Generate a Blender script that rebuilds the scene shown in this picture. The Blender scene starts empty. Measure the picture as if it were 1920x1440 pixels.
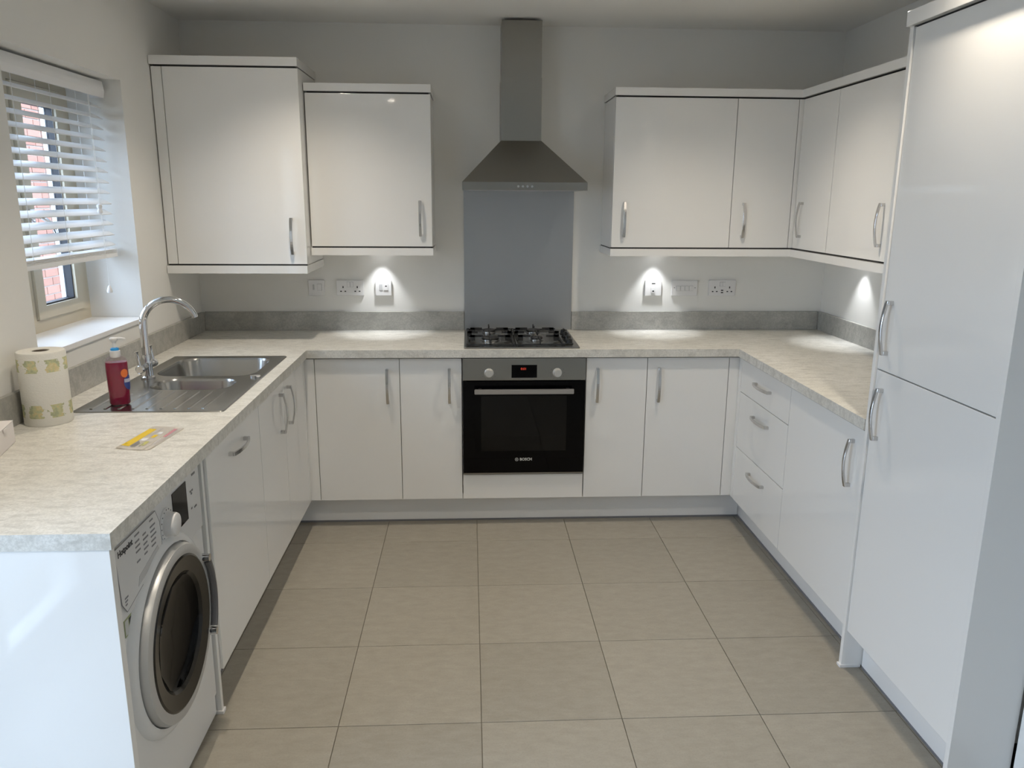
import bpy, bmesh, math, random
from mathutils import Vector, Matrix
random.seed(7)
SC = bpy.context.scene
COL = SC.collection
PI = math.pi

# ------------------------------------------------------------------ camera
F_PX = 1480.8
cam_d = bpy.data.cameras.new('camera')
cam_d.sensor_width = 36.0
cam_d.lens = F_PX / 1920.0 * 36.0
cam_d.clip_start = 0.02
cam = bpy.data.objects.new('camera', cam_d)
COL.objects.link(cam)
yaw, pitch, roll = 0.0540, 0.2306, 0.0068
fw = Vector((math.sin(yaw)*math.cos(pitch), math.cos(yaw)*math.cos(pitch), -math.sin(pitch)))
rt0 = Vector((math.cos(yaw), -math.sin(yaw), 0))
up0 = rt0.cross(fw)
rt = math.cos(roll)*rt0 + math.sin(roll)*up0
up = -math.sin(roll)*rt0 + math.cos(roll)*up0
m3 = Matrix((rt, up, -fw)).transposed()
cam.matrix_world = Matrix.Translation((-0.2604, -4.3071, 1.6116)) @ m3.to_4x4()
SC.camera = cam

# ------------------------------------------------------------------ world and light
SKY = 10.0
SPOT_W = 48.0
UNDER_W = 9.5
w = bpy.data.worlds.new('overcast_sky'); SC.world = w
w.use_nodes = True
bg = w.node_tree.nodes['Background']
bg.inputs['Color'].default_value = (0.58, 0.755, 1.0, 1)
bg.inputs['Strength'].default_value = SKY
SC.view_settings.view_transform = 'Standard'
SC.view_settings.look = 'None'
SC.view_settings.gamma = 1.0
SC.view_settings.use_curve_mapping = False
SC.view_settings.exposure = 0.0
SC.cycles.use_denoising = True
SC.cycles.max_bounces = 8
SC.cycles.diffuse_bounces = 5
SC.cycles.glossy_bounces = 4
SC.cycles.transmission_bounces = 4
SC.cycles.transparent_max_bounces = 10
SC.cycles.use_adaptive_sampling = True
SC.cycles.adaptive_threshold = 0.03
SC.cycles.adaptive_min_samples = 20
SC.cycles.caustics_reflective = True
SC.cycles.sample_clamp_indirect = 10.0
SC.cycles.blur_glossy = 0.05

def portal(name, loc, rot, sx, sy):
    l = bpy.data.lights.new(name, 'AREA'); l.shape = 'RECTANGLE'; l.size = sx; l.size_y = sy
    l.cycles.is_portal = True
    o = bpy.data.objects.new(name, l); COL.objects.link(o); o.location = loc; o.rotation_euler = rot
    return o

# ------------------------------------------------------------------ key dimensions (metres)
WXL, WXR = -1.70, 1.70          # side walls
CEIL = 2.465
YF = -5.7                       # wall behind the camera
WT0, WT1 = 0.870, 0.908         # worktop
DB = 0.147                      # door bottom
DT = 0.862                      # door top
XL_W, XR_W = -1.033, 1.043      # worktop fronts of side runs
XL_D, XR_D = -1.050, 1.056      # door fronts of side runs
YB_W, YB_D = -0.600, -0.580     # worktop / door fronts of back run
YEL, YER = -2.693, -1.852       # ends of side worktops
G = 0.0015                      # half gap between doors
GY0, GY1, GZ = -4.15, -2.92, 2.10      # garden doors in the left wall, beside the viewer
portal('daylight_portal', (WXL-0.31, (GY0+GY1)/2, GZ/2), (0, -PI/2, 0), GZ, GY1-GY0)
portal('daylight_portal_side', (WXL-0.31, -1.2, 1.6), (0, -PI/2, 0), 1.0, 0.9)

# ------------------------------------------------------------------ materials
def mat(name, color=(0.8,0.8,0.8), rough=0.5, metal=0.0, coat=0.0, spec=0.5, trans=0.0, emit=None, estr=0.0, ior=1.5):
    m = bpy.data.materials.new(name); m.use_nodes = True
    b = m.node_tree.nodes['Principled BSDF']
    b.inputs['Base Color'].default_value = (*color, 1)
    b.inputs['Roughness'].default_value = rough
    b.inputs['Metallic'].default_value = metal
    b.inputs['Coat Weight'].default_value = coat
    b.inputs['Coat Roughness'].default_value = 0.03
    b.inputs['Specular IOR Level'].default_value = spec
    b.inputs['Transmission Weight'].default_value = trans
    b.inputs['IOR'].default_value = ior
    if emit:
        b.inputs['Emission Color'].default_value = (*emit, 1)
        b.inputs['Emission Strength'].default_value = estr
    return m
def nd(m, t, **kw):
    n = m.node_tree.nodes.new(t)
    for k, v in kw.items():
        if hasattr(n, k): setattr(n, k, v)
        else: n.inputs[k].default_value = v
    return n
def lk(m, a, b): m.node_tree.links.new(a, b)
def bsdf(m): return m.node_tree.nodes['Principled BSDF']
def ramp(m, fac, stops):
    r = nd(m, 'ShaderNodeValToRGB')
    el = r.color_ramp.elements
    while len(el) < len(stops): el.new(0.5)
    for e, (p, c) in zip(el, stops): e.position = p; e.color = (*c, 1)
    lk(m, fac, r.inputs['Fac']); return r
def noise(m, vec, scale, detail=4, rough=0.6, dist=0.0):
    n = nd(m, 'ShaderNodeTexNoise'); n.inputs['Scale'].default_value = scale; n.inputs['Detail'].default_value = detail
    n.inputs['Roughness'].default_value = rough; n.inputs['Distortion'].default_value = dist
    if vec is not None: lk(m, vec, n.inputs['Vector'])
    return n
def bump(m, h, strength, dist=0.001):
    b = nd(m, 'ShaderNodeBump'); b.inputs['Strength'].default_value = strength; b.inputs['Distance'].default_value = dist
    lk(m, h, b.inputs['Height']); lk(m, b.outputs['Normal'], bsdf(m).inputs['Normal'])
def mixc(m, fac, a, b):
    x = nd(m, 'ShaderNodeMix'); x.data_type = 'RGBA'
    if hasattr(fac, 'node'): lk(m, fac, x.inputs[0])
    else: x.inputs[0].default_value = fac
    for s, v in ((x.inputs[6], a), (x.inputs[7], b)):
        if hasattr(v, 'node'): lk(m, v, s)
        else: s.default_value = (*v, 1)
    return x.outputs[2]
def geo_pos(m): return nd(m, 'ShaderNodeNewGeometry').outputs['Position']
def scaled(m, vec, s):
    n = nd(m, 'ShaderNodeMapping'); n.inputs['Scale'].default_value = s; lk(m, vec, n.inputs['Vector']); return n.outputs['Vector']

M = {}
# painted plaster
def paint(name, c):
    m = mat(name, c, 0.75, spec=0.3); n = noise(m, geo_pos(m), 180, 3); bump(m, n.outputs['Fac'], 0.08, 0.0006); return m
M['wall'] = paint('wall_paint', (0.77, 0.757, 0.72))
M['ceiling'] = paint('ceiling_paint', (0.84, 0.83, 0.80))
# high gloss cabinet fronts, with the faint orange peel of a foil finish
m = mat('gloss_white', (0.80, 0.79, 0.765), 0.04, coat=0.0, spec=0.5)
n = noise(m, geo_pos(m), 3.0, 1, 0.4); bump(m, n.outputs['Fac'], 0.15, 0.002)
M['gloss'] = m
M['carcass'] = mat('white_melamine', (0.78, 0.77, 0.75), 0.35)
m = mat('plinth_gloss', (0.78, 0.775, 0.76), 0.16); M['plinth'] = m
M['seal'] = mat('grey_plinth_seal', (0.18, 0.18, 0.19), 0.5)
# stone effect laminate
def laminate(name, light, dark, warm):
    m = mat(name, light, 0.42, spec=0.35)
    p = geo_pos(m)
    big = noise(m, scaled(m, p, (1.0, 1.0, 1.0)), 3.2, 5, 0.62, 0.3)
    mid = noise(m, scaled(m, p, (0.7, 1.5, 1.0)), 22, 6, 0.72, 0.4)
    fine = noise(m, p, 130, 4, 0.7)
    r1 = ramp(m, big.outputs['Fac'], [(0.36, (0, 0, 0)), (0.66, (1, 1, 1))])
    r2 = ramp(m, mid.outputs['Fac'], [(0.36, (1, 1, 1)), (0.55, (0, 0, 0))])
    r3 = ramp(m, fine.outputs['Fac'], [(0.42, (1, 1, 1)), (0.56, (0, 0, 0))])
    c = mixc(m, r1.outputs['Color'], warm, light)
    mu = nd(m, 'ShaderNodeMath', operation='MULTIPLY'); lk(m, r2.outputs['Color'], mu.inputs[0]); mu.inputs[1].default_value = 0.70
    c = mixc(m, mu.outputs[0], c, dark)
    mu2 = nd(m, 'ShaderNodeMath', operation='MULTIPLY'); lk(m, r3.outputs['Color'], mu2.inputs[0]); mu2.inputs[1].default_value = 0.42
    c = mixc(m, mu2.outputs[0], c, dark)
    lk(m, c, bsdf(m).inputs['Base Color'])
    bump(m, fine.outputs['Fac'], 0.10, 0.0006)
    return m
M['worktop'] = laminate('stone_laminate', (0.76, 0.745, 0.70), (0.46, 0.445, 0.40), (0.66, 0.64, 0.58))
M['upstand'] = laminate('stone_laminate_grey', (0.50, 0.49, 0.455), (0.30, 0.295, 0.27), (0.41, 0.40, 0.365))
# porcelain tile
m = mat('porcelain_tile', (0.42, 0.39, 0.33), 0.42, spec=0.4)
p = geo_pos(m)
oi = nd(m, 'ShaderNodeObjectInfo')
a1 = noise(m, scaled(m, p, (1, 2.2, 1)), 14, 6, 0.7); a2 = noise(m, p, 160, 3, 0.7); a3 = noise(m, p, 2.2, 3)
c = ramp(m, a1.outputs['Fac'], [(0.3, (0.275, 0.252, 0.208)), (0.7, (0.335, 0.310, 0.262))]).outputs['Color']
c = mixc(m, ramp(m, a2.outputs['Fac'], [(0.35, (0.35,)*3), (0.5, (0, 0, 0))]).outputs['Color'], c, (0.24, 0.22, 0.18))
hs = nd(m, 'ShaderNodeHueSaturation'); lk(m, c, hs.inputs['Color'])
mr = nd(m, 'ShaderNodeMapRange'); lk(m, oi.outputs['Random'], mr.inputs['Value']); mr.inputs['To Min'].default_value = 0.95; mr.inputs['To Max'].default_value = 1.04
lk(m, mr.outputs[0], hs.inputs['Value']); lk(m, hs.outputs['Color'], bsdf(m).inputs['Base Color'])
bump(m, a2.outputs['Fac'], 0.05, 0.0005)
M['tile'] = m
M['grout'] = mat('grout', (0.19, 0.17, 0.135), 0.9)
# metals
def brushed(name, c, rough, axis, metal=1.0):
    m = mat(name, c, rough, metal)
    s = [420, 420, 420]; s[axis] = 1.5
    n = noise(m, scaled(m, geo_pos(m), tuple(s)), 1.0, 2)
    mr = nd(m, 'ShaderNodeMapRange'); lk(m, n.outputs['Fac'], mr.inputs['Value']); mr.inputs['To Min'].default_value = rough*0.92; mr.inputs['To Max'].default_value = rough*1.08
    lk(m, mr.outputs[0], bsdf(m).inputs['Roughness'])
    return m
M['steel'] = mat('brushed_steel', (0.33, 0.32, 0.295), 0.28, 1.0)
M['sink'] = brushed('sink_steel', (0.40, 0.395, 0.38), 0.22, 1)
M['splash'] = brushed('splashback_steel', (0.42, 0.43, 0.44), 0.42, 0, 0.85)
M['satin_bar'] = mat('satin_bar', (0.50, 0.47, 0.44), 0.35, 1.0)
M['chrome'] = mat('chrome', (0.72, 0.72, 0.73), 0.08, 1.0)
M['satin'] = mat('satin_nickel', (0.62, 0.61, 0.60), 0.20, 1.0)
M['black_glass'] = mat('black_glass', (0.002, 0.002, 0.0025), 0.04, spec=0.14)
M['black'] = mat('black_enamel', (0.012, 0.012, 0.012), 0.45)
M['cast'] = mat('cast_iron', (0.015, 0.015, 0.015), 0.6)
M['hole'] = mat('dark_slot', (0.01, 0.01, 0.01), 0.7)
M['plastic'] = mat('white_plastic', (0.74, 0.73, 0.72), 0.28)
M['plastic_grey'] = mat('light_grey_plastic', (0.50, 0.50, 0.50), 0.35)
M['wm_white'] = mat('appliance_white', (0.72, 0.72, 0.71), 0.22)
M['wm_panel'] = mat('appliance_panel', (0.66, 0.66, 0.655), 0.3)
M['silver'] = mat('silver_plastic', (0.50, 0.50, 0.49), 0.38, 0.35)
M['print'] = mat('dark_print', (0.03, 0.03, 0.035), 0.6)
M['print_grey'] = mat('grey_print', (0.22, 0.22, 0.23), 0.6)
M['white_print'] = mat('white_print', (0.55, 0.55, 0.53), 0.5)
M['red_digit'] = mat('red_digits', (0.1, 0, 0), 0.5, emit=(1.0, 0.10, 0.05), estr=0.7)
M['knob_silver'] = mat('knob_silver', (0.62, 0.61, 0.58), 0.3, 0.6)
M['frame'] = mat('cream_frame', (0.56, 0.495, 0.375), 0.4)
M['frame_out'] = mat('white_outer_frame', (0.8, 0.8, 0.78), 0.4)
M['gasket'] = mat('black_gasket', (0.025, 0.025, 0.03), 0.5)
M['blind'] = mat('white_slat', (0.80, 0.80, 0.80), 0.35)
M['cord'] = mat('white_cord', (0.8, 0.8, 0.78), 0.7)
M['lens'] = mat('lamp_lens', (0.9, 0.9, 0.85), 0.4, emit=(1.0, 0.90, 0.76), estr=110.0)
M['lens_cool'] = mat('cabinet_lamp_lens', (0.9, 0.9, 0.9), 0.4, emit=(0.95, 0.97, 1.0), estr=14.0)
M['paper'] = mat('white_card', (0.72, 0.68, 0.66), 0.7)
M['wood_shadow'] = mat('dark_grey', (0.08, 0.08, 0.08), 0.6)
M['white_gloss_paint'] = mat('white_gloss_paint', (0.82, 0.82, 0.82), 0.25)
# glass
def clear_glass(name, tint=(1, 1, 1), amount=0.06):
    m = bpy.data.materials.new(name); m.use_nodes = True; nt = m.node_tree; nt.nodes.clear()
    o = nt.nodes.new('ShaderNodeOutputMaterial'); t = nt.nodes.new('ShaderNodeBsdfTransparent'); g = nt.nodes.new('ShaderNodeBsdfGlossy')
    t.inputs['Color'].default_value = (*tint, 1); g.inputs['Roughness'].default_value = 0.02
    lw = nt.nodes.new('ShaderNodeLayerWeight'); lw.inputs['Blend'].default_value = 0.5      # Schlick reflectance, the same from both sides
    pw = nt.nodes.new('ShaderNodeMath'); pw.operation = 'POWER'; pw.inputs[1].default_value = 5.0; nt.links.new(lw.outputs['Facing'], pw.inputs[0])
    f = nt.nodes.new('ShaderNodeMath'); f.operation = 'MULTIPLY_ADD'; f.inputs[1].default_value = 0.93; f.inputs[2].default_value = 0.035; nt.links.new(pw.outputs[0], f.inputs[0])
    x = nt.nodes.new('ShaderNodeMixShader')
    nt.links.new(f.outputs[0], x.inputs[0]); nt.links.new(t.outputs[0], x.inputs[1]); nt.links.new(g.outputs[0], x.inputs[2]); nt.links.new(x.outputs[0], o.inputs['Surface'])
    return m
M['pane'] = clear_glass('window_glass')
M['oven_pane'] = clear_glass('oven_glass', (0.13, 0.13, 0.14))
M['drum_glass'] = clear_glass('drum_glass', (0.10, 0.10, 0.11))
M['soap'] = mat('pink_soap', (0.24, 0.002, 0.035), 0.06, spec=0.6)
M['bottle'] = clear_glass('clear_plastic', (0.92, 0.88, 0.90))

# ------------------------------------------------------------------ mesh helpers
WO = {}   # world origin of every object
def BM(): return bmesh.new()
def box(bm, x0, x1, y0, y1, z0, z1):
    vs = [bm.verts.new((x, y, z)) for x in (x0, x1) for y in (y0, y1) for z in (z0, z1)]
    for f in ((0,1,3,2), (4,6,7,5), (0,4,5,1), (2,3,7,6), (0,2,6,4), (1,5,7,3)): bm.faces.new([vs[i] for i in f])
    return vs
def bbox(x0, x1, y0, y1, z0, z1, bev=0.0, seg=2):
    bm = BM(); box(bm, min(x0,x1), max(x0,x1), min(y0,y1), max(y0,y1), min(z0,z1), max(z0,z1))
    if bev: bmesh.ops.bevel(bm, geom=bm.edges[:], offset=bev, segments=seg, affect='EDGES', profile=0.7)
    return bm
def ring_faces(bm, a, b):
    n = len(a)
    for i in range(n): bm.faces.new((a[i], a[(i+1) % n], b[(i+1) % n], b[i]))
def basis(d):
    d = d.normalized(); h = Vector((0,0,1)) if abs(d.z) < 0.9 else Vector((1,0,0))
    u = d.cross(h).normalized(); return u, d.cross(u).normalized()
def cyl(bm, p0, p1, r0, r1=None, n=24, cap=True):
    p0, p1 = Vector(p0), Vector(p1); r1 = r0 if r1 is None else r1
    u, v = basis(p1-p0); rs = []
    for p, r in ((p0, r0), (p1, r1)):
        rs.append([bm.verts.new(p + r*(math.cos(2*PI*i/n)*u + math.sin(2*PI*i/n)*v)) for i in range(n)])
    ring_faces(bm, rs[0], rs[1])
    if cap: bm.faces.new(rs[0][::-1]); bm.faces.new(rs[1])
def tube(bm, pts, r, n=12, cap=True):
    pts = [Vector(p) for p in pts]; rr = r if isinstance(r, (list, tuple)) else [r]*len(pts)
    d0 = (pts[1]-pts[0]).normalized(); u, v = basis(d0); prev = None
    for i, p in enumerate(pts):
        d = (pts[min(i+1, len(pts)-1)] - pts[max(i-1, 0)]).normalized()
        q = d0.rotation_difference(d); u = q @ u; v = q @ v; d0 = d
        ring = [bm.verts.new(p + rr[i]*(math.cos(2*PI*k/n)*u + math.sin(2*PI*k/n)*v)) for k in range(n)]
        if prev: ring_faces(bm, prev, ring)
        elif cap: bm.faces.new(ring[::-1])
        prev = ring
    if cap: bm.faces.new(prev)
def lathe(bm, c, axis, prof, n=32, cap0=False, cap1=False):
    # prof: list of (radius, height along axis)
    c, axis = Vector(c), Vector(axis).normalized(); u, v = basis(axis); prev = None; first = None
    for r, h in prof:
        ring = [bm.verts.new(c + axis*h + r*(math.cos(2*PI*k/n)*u + math.sin(2*PI*k/n)*v)) for k in range(n)]
        if prev: ring_faces(bm, prev, ring)
        else: first = ring
        prev = ring
    if cap0: bm.faces.new(first[::-1])
    if cap1: bm.faces.new(prev)
def prism(bm, poly, axis, a, b):
    # poly: 2-D points in the two other axes in order; extruded along axis 'X','Y' or 'Z' from a to b
    def P(q, t): return {'X': (t, q[0], q[1]), 'Y': (q[0], t, q[1]), 'Z': (q[0], q[1], t)}[axis]
    A = [bm.verts.new(P(q, a)) for q in poly]; B = [bm.verts.new(P(q, b)) for q in poly]
    ring_faces(bm, A, B); bm.faces.new(A[::-1]); bm.faces.new(B)
def rrect(x0, x1, y0, y1, r, n=6):
    out = []
    for cx, cy, a0 in ((x1-r, y1-r, 0), (x0+r, y1-r, 90), (x0+r, y0+r, 180), (x1-r, y0+r, 270)):
        for i in range(n+1):
            a = math.radians(a0 + 90*i/n); out.append((cx + r*math.cos(a), cy + r*math.sin(a)))
    return out

def tag(o, label=None, cat=None, group=None, kind=None):
    if label: o['label'] = label
    if cat: o['category'] = cat
    if group: o['group'] = group
    if kind: o['kind'] = kind
    return o
def thing(name, loc, label, cat, group=None, kind=None):
    o = bpy.data.objects.new(name, None); o.empty_display_size = 0.05; COL.objects.link(o)
    o.location = loc; WO[o] = Vector(loc)
    return tag(o, label, cat, group, kind)
def obj(name, bm, material, parent=None, smooth=False, label=None, origin=None):
    bmesh.ops.recalc_face_normals(bm, faces=bm.faces[:])
    if origin is None:
        xs = [v.co for v in bm.verts]
        lo = Vector([min(c[i] for c in xs) for i in range(3)]); hi = Vector([max(c[i] for c in xs) for i in range(3)])
        origin = Vector(((lo.x+hi.x)/2, (lo.y+hi.y)/2, lo.z))
    origin = Vector(origin)
    bmesh.ops.translate(bm, verts=bm.verts[:], vec=-origin)
    me = bpy.data.meshes.new(name); bm.to_mesh(me); bm.free()
    for mm in (material if isinstance(material, list) else [material]): me.materials.append(M[mm] if isinstance(mm, str) else mm)
    o = bpy.data.objects.new(name, me); COL.objects.link(o); WO[o] = origin
    if parent is not None: o.parent = parent; o.location = origin - WO[parent]
    else: o.location = origin
    if smooth:
        me.polygons.foreach_set('use_smooth', [True]*len(me.polygons)); me.set_sharp_from_angle(angle=math.radians(35))
    if label: o['label'] = label
    return o
def inst(name, me, loc, rot=(0,0,0), parent=None, label=None):
    o = bpy.data.objects.new(name, me); COL.objects.link(o); WO[o] = Vector(loc)
    if parent is not None: o.parent = parent; o.location = Vector(loc) - WO[parent]
    else: o.location = loc
    o.rotation_euler = rot
    if label: o['label'] = label
    return o
def text_mesh(body, size, material, extrude=0.0003, spacing=1.0, bold=0.0):
    cu = bpy.data.curves.new('lettering', 'FONT'); cu.body = body; cu.size = size; cu.extrude = extrude; cu.align_x = 'LEFT'; cu.align_y = 'CENTER'
    cu.space_character = spacing; cu.offset = bold; cu.resolution_u = 3
    o = bpy.data.objects.new('lettering_source', cu); COL.objects.link(o)
    bpy.context.view_layer.update()
    me = bpy.data.meshes.new_from_object(o.evaluated_get(bpy.context.evaluated_depsgraph_get()))
    bpy.data.objects.remove(o); bpy.data.curves.remove(cu)
    me.materials.clear(); me.materials.append(M[material]); me.name = 'lettering'
    return me
R_BACK = (0, 0, 0); R_LEFT = (0, 0, PI/2); R_RIGHT = (0, 0, -PI/2)   # fronts facing -Y, +X, -X
def text(body, size, material, loc, face, parent, name='lettering', label=None, bold=0.0):
    rz = {'back': 0, 'left': PI/2, 'right': -PI/2}[face]
    return inst(name, text_mesh(body, size, material, bold=bold), loc, (PI/2, 0, rz), parent, label)

# ------------------------------------------------------------------ the room shell
floor = bpy.data.objects.new('floor', None)
fb = bbox(-2.2, 2.6, YF-0.2, 0.2, -0.06, -0.004)
floor = obj('floor', fb, 'grout', origin=(0, 0, 0)); tag(floor, 'beige square porcelain tile floor with thin grout joints', 'floor', kind='structure')
TX, TY, TS, TSY = -0.679, -0.7613, 0.4478, 0.4534
tile_me = {}
def tile_mesh(sx, sy):
    k = (round(sx, 3), round(sy, 3))
    if k not in tile_me:
        bm = bbox(-sx/2, sx/2, -sy/2, sy/2, -0.006, 0.0)
        bmesh.ops.bevel(bm, geom=[e for e in bm.edges if all(v.co.z > -0.001 for v in e.verts)], offset=0.0008, segments=1, affect='EDGES')
        bmesh.ops.recalc_face_normals(bm, faces=bm.faces[:])
        me = bpy.data.meshes.new('tile'); bm.to_mesh(me); bm.free(); me.materials.append(M['tile']); tile_me[k] = me
    return tile_me[k]
J = 0.0012
def clipped(a, b, lo, hi): return max(a, lo), min(b, hi)
for i in range(-3, 7):
    for j in range(-2, 12):
        x0, x1 = clipped(TX+(i-1)*TS+J, TX+i*TS-J, WXL+0.004, 1.696 if TY-j*TSY > -2.3 else 1.2275)
        y0, y1 = clipped(TY-(j+1)*TSY+J, TY-j*TSY-J, YF+0.01, -0.005)
        if x1-x0 < 0.03 or y1-y0 < 0.03: continue
        inst('tile', tile_mesh(x1-x0, y1-y0), ((x0+x1)/2, (y0+y1)/2, 0), parent=floor)

tag(obj('ceiling', bbox(-2.2, 2.6, YF-0.2, 0.2, CEIL, CEIL+0.1), 'ceiling'), 'plain white painted ceiling', 'ceiling', kind='structure')
tag(obj('wall_back', bbox(WXL-0.35, WXR+0.3, 0.0, 0.15, 0, CEIL), 'wall'), 'white painted back wall behind hood and wall cabinets', 'wall', kind='structure')
WY0, WY1, WZ0, WZ1 = -1.637, -0.760, 1.092, 2.079   # window opening
bm = BM()
xo = WXL-0.30
box(bm, xo, WXL, WY1, 0.0, 0, CEIL); box(bm, xo, WXL, GY1, WY0, 0, CEIL); box(bm, xo, WXL, YF, GY0, 0, CEIL); box(bm, xo, WXL, GY0, GY1, GZ, CEIL)
box(bm, xo, WXL, WY0, WY1, 0, WZ0-0.02); box(bm, xo, WXL, WY0, WY1, WZ1, CEIL)
tag(obj('wall_left', bm, 'wall'), 'white painted left wall with the window opening', 'wall', kind='structure')
tag(obj('wall_right', bbox(WXR, WXR+0.15, -2.52, 0.0, 0, CEIL), 'wall'), 'white painted right wall behind the tall cabinet', 'wall', kind='structure')
XN = 1.228
tag(obj('wall_side', bbox(XN, 1.9, YF, -2.505, 0, CEIL), 'wall'), 'white painted wall sliver at the lower right edge', 'wall', kind='structure')
tag(obj('wall_front', bbox(WXL-0.3, 1.9, YF-0.2, YF, 0, CEIL), 'wall'), 'plain white wall behind the viewer', 'wall', kind='structure')
# garden doors beside the viewer
g = thing('window_2', (WXL-0.15, (GY0+GY1)/2, 0), 'glazed garden doors in the left wall beside the viewer', 'window', kind='structure')
for k in range(2):
    a = GY0 + (GY1-GY0)*k/2; b = GY0 + (GY1-GY0)*(k+1)/2
    bm = BM(); t = 0.06; xa, xb = WXL-0.22, WXL-0.15
    box(bm, xa, xb, a, a+t, 0.0, GZ); box(bm, xa, xb, b-t, b, 0.0, GZ); box(bm, xa, xb, a+t, b-t, 0.0, 0.08); box(bm, xa, xb, a+t, b-t, GZ-t, GZ)
    fr = obj('door_frame', bm, 'frame_out', g)
    obj('pane', bbox(WXL-0.19, WXL-0.186, a+t, b-t, 0.08, GZ-t), 'pane', fr)

# ------------------------------------------------------------------ window, reveal, blind
XW = -1.985; XI = -1.925
win = thing('window_1', (-1.95, (WY0+WY1)/2, WZ0), 'cream casement window in the left wall behind a venetian blind', 'window', kind='structure')
bm = BM(); t = 0.058
box(bm, XW, XI, WY0, WY0+t, WZ0, WZ1); box(bm, XW, XI, WY1-t, WY1, WZ0, WZ1)
box(bm, XW, XI, WY0+t, WY1-t, WZ0, WZ0+0.048); box(bm, XW, XI, WY0+t, WY1-t, WZ1-t, WZ1)
MU0, MU1 = -1.245, -1.200
box(bm, XW, XI, MU0, MU1, WZ0+0.048, WZ1-t)
obj('window_frame', bm, 'frame', win)
def sash(name, y0, y1, z0, z1, tt, xin):
    bm = BM()
    box(bm, xin-0.055, xin, y0, y0+tt, z0, z1); box(bm, xin-0.055, xin, y1-tt, y1, z0, z1)
    box(bm, xin-0.055, xin, y0+tt, y1-tt, z0, z0+tt*0.8); box(bm, xin-0.055, xin, y0+tt, y1-tt, z1-tt, z1)
    s = obj(name, bm, 'frame', win)
    bm = BM(); e = 0.006; a0, a1, b0, b1 = y0+tt, y1-tt, z0+tt*0.8, z1-tt
    box(bm, xin-0.044, xin-0.012, a0, a0+e, b0, b1); box(bm, xin-0.044, xin-0.012, a1-e, a1, b0, b1)
    box(bm, xin-0.044, xin-0.012, a0, a1, b0, b0+e); box(bm, xin-0.044, xin-0.012, a0, a1, b1-e, b1)
    obj('gasket', bm, 'gasket', s)
    bm = BM(); e2 = 0.022
    box(bm, xin-0.062, xin-0.0445, a0-0.001, a0+0.004, b0, b1); box(bm, xin-0.062, xin-0.0445, a1-0.004, a1+0.001, b0, b1)
    obj('outer_bead', bm, 'frame_out', s)
    obj('pane', bbox(xin-0.040, xin-0.036, a0+e, a1-e, b0+e, b1-e), 'pane', s)
    return s
s1 = sash('sash', MU1+0.004, WY1-t-0.005, WZ0+0.051, WZ1-t-0.004, 0.060, XI+0.010)
s2 = sash('sash', WY0+t+0.004, MU0-0.004, WZ0+0.051, WZ1-t-0.004, 0.050, XI+0.004)
bm = BM(); box(bm, XI+0.011, XI+0.022, -1.188, -1.160, 1.50, 1.56)
hnd = obj('window_handle', bm, 'chrome', s1, label='chrome lever handle')
bm = BM(); tube(bm, [(XI+0.016, -1.174, 1.535), (XI+0.045, -1.174, 1.535), (XI+0.052, -1.165, 1.53), (XI+0.054, -1.10, 1.50), (XI+0.05, -1.075, 1.47)], [0.009, 0.009, 0.009, 0.008, 0.007], 10)
obj('lever', bm, 'chrome', hnd, True)
# sill board
bm = bbox(XI-0.02, WXL+0.006, WY0+0.002, WY1-0.002, WZ0-0.02, WZ0, 0.003)
tag(obj('trim_1', bm, 'white_gloss_paint'), 'white glossy window sill board below the blind', 'window sill', kind='structure')
# venetian blind
BX = -1.800; BY0, BY1 = -1.622, -0.782
bl = thing('venetian_blind', (BX, (BY0+BY1)/2, 1.36), 'white wooden venetian blind part lowered over the left window', 'blind')
bm = BM(); prism(bm, [(-1.764, 2.004), (-1.760, 2.03), (-1.766, 2.068), (-1.774, 2.068), (-1.768, 2.03), (-1.772, 2.004)], 'Y', BY0, BY1)
obj('valance', bm, 'blind', bl)
obj('head_rail', bbox(-1.83, -1.776, BY0+0.004, BY1-0.004, 2.025, 2.068), 'blind', bl)
bm = BM(); box(bm, -1.772, -1.83, BY1-0.003, BY1, 2.004, 2.068); obj('valance_return', bm, 'blind', bl)
bm = BM(); nseg = 4; wd = 0.050
prev = None
for k in range(nseg+1):
    t_ = k/nseg - 0.5; sag = 0.0018*(1-(2*t_)**2)
    r = [bm.verts.new((t_*wd, yy, zz+sag)) for yy in (-(BY1-BY0)/2+0.003, (BY1-BY0)/2-0.003) for zz in (-0.0014, 0.0014)]
    if prev:
        for a, b in ((0,1), (1,3), (3,2), (2,0)): bm.faces.new((prev[a], prev[b], r[b], r[a]))
    else: bm.faces.new((r[0], r[1], r[3], r[2]))
    prev = r
bm.faces.new((prev[2], prev[3], prev[1], prev[0]))
bmesh.ops.recalc_face_normals(bm, faces=bm.faces[:])
slat_me = bpy.data.meshes.new('slat'); bm.to_mesh(slat_me); bm.free(); slat_me.materials.append(M['blind'])
NS = 14
for k in range(NS):
    inst('slat', slat_me, (BX, (BY0+BY1)/2, 1.418 + 0.0428*k), (0, math.radians(27), 0), bl)
for k in range(4): inst('slat', slat_me, (BX, (BY0+BY1)/2, 1.378 + 0.0042*k), (0, math.radians(3), 0), bl)
obj('bottom_rail', bbox(BX-0.026, BX+0.026, BY0+0.003, BY1-0.003, 1.357, 1.375, 0.003), 'blind', bl)
for yy in (-1.45, -1.20, -0.90):
    for xx in (BX-0.024, BX+0.025):
        bm = BM(); tube(bm, [(xx, yy, 1.36), (xx, yy, 2.03)], 0.0009, 5); obj('ladder_cord', bm, 'cord', bl)
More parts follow.
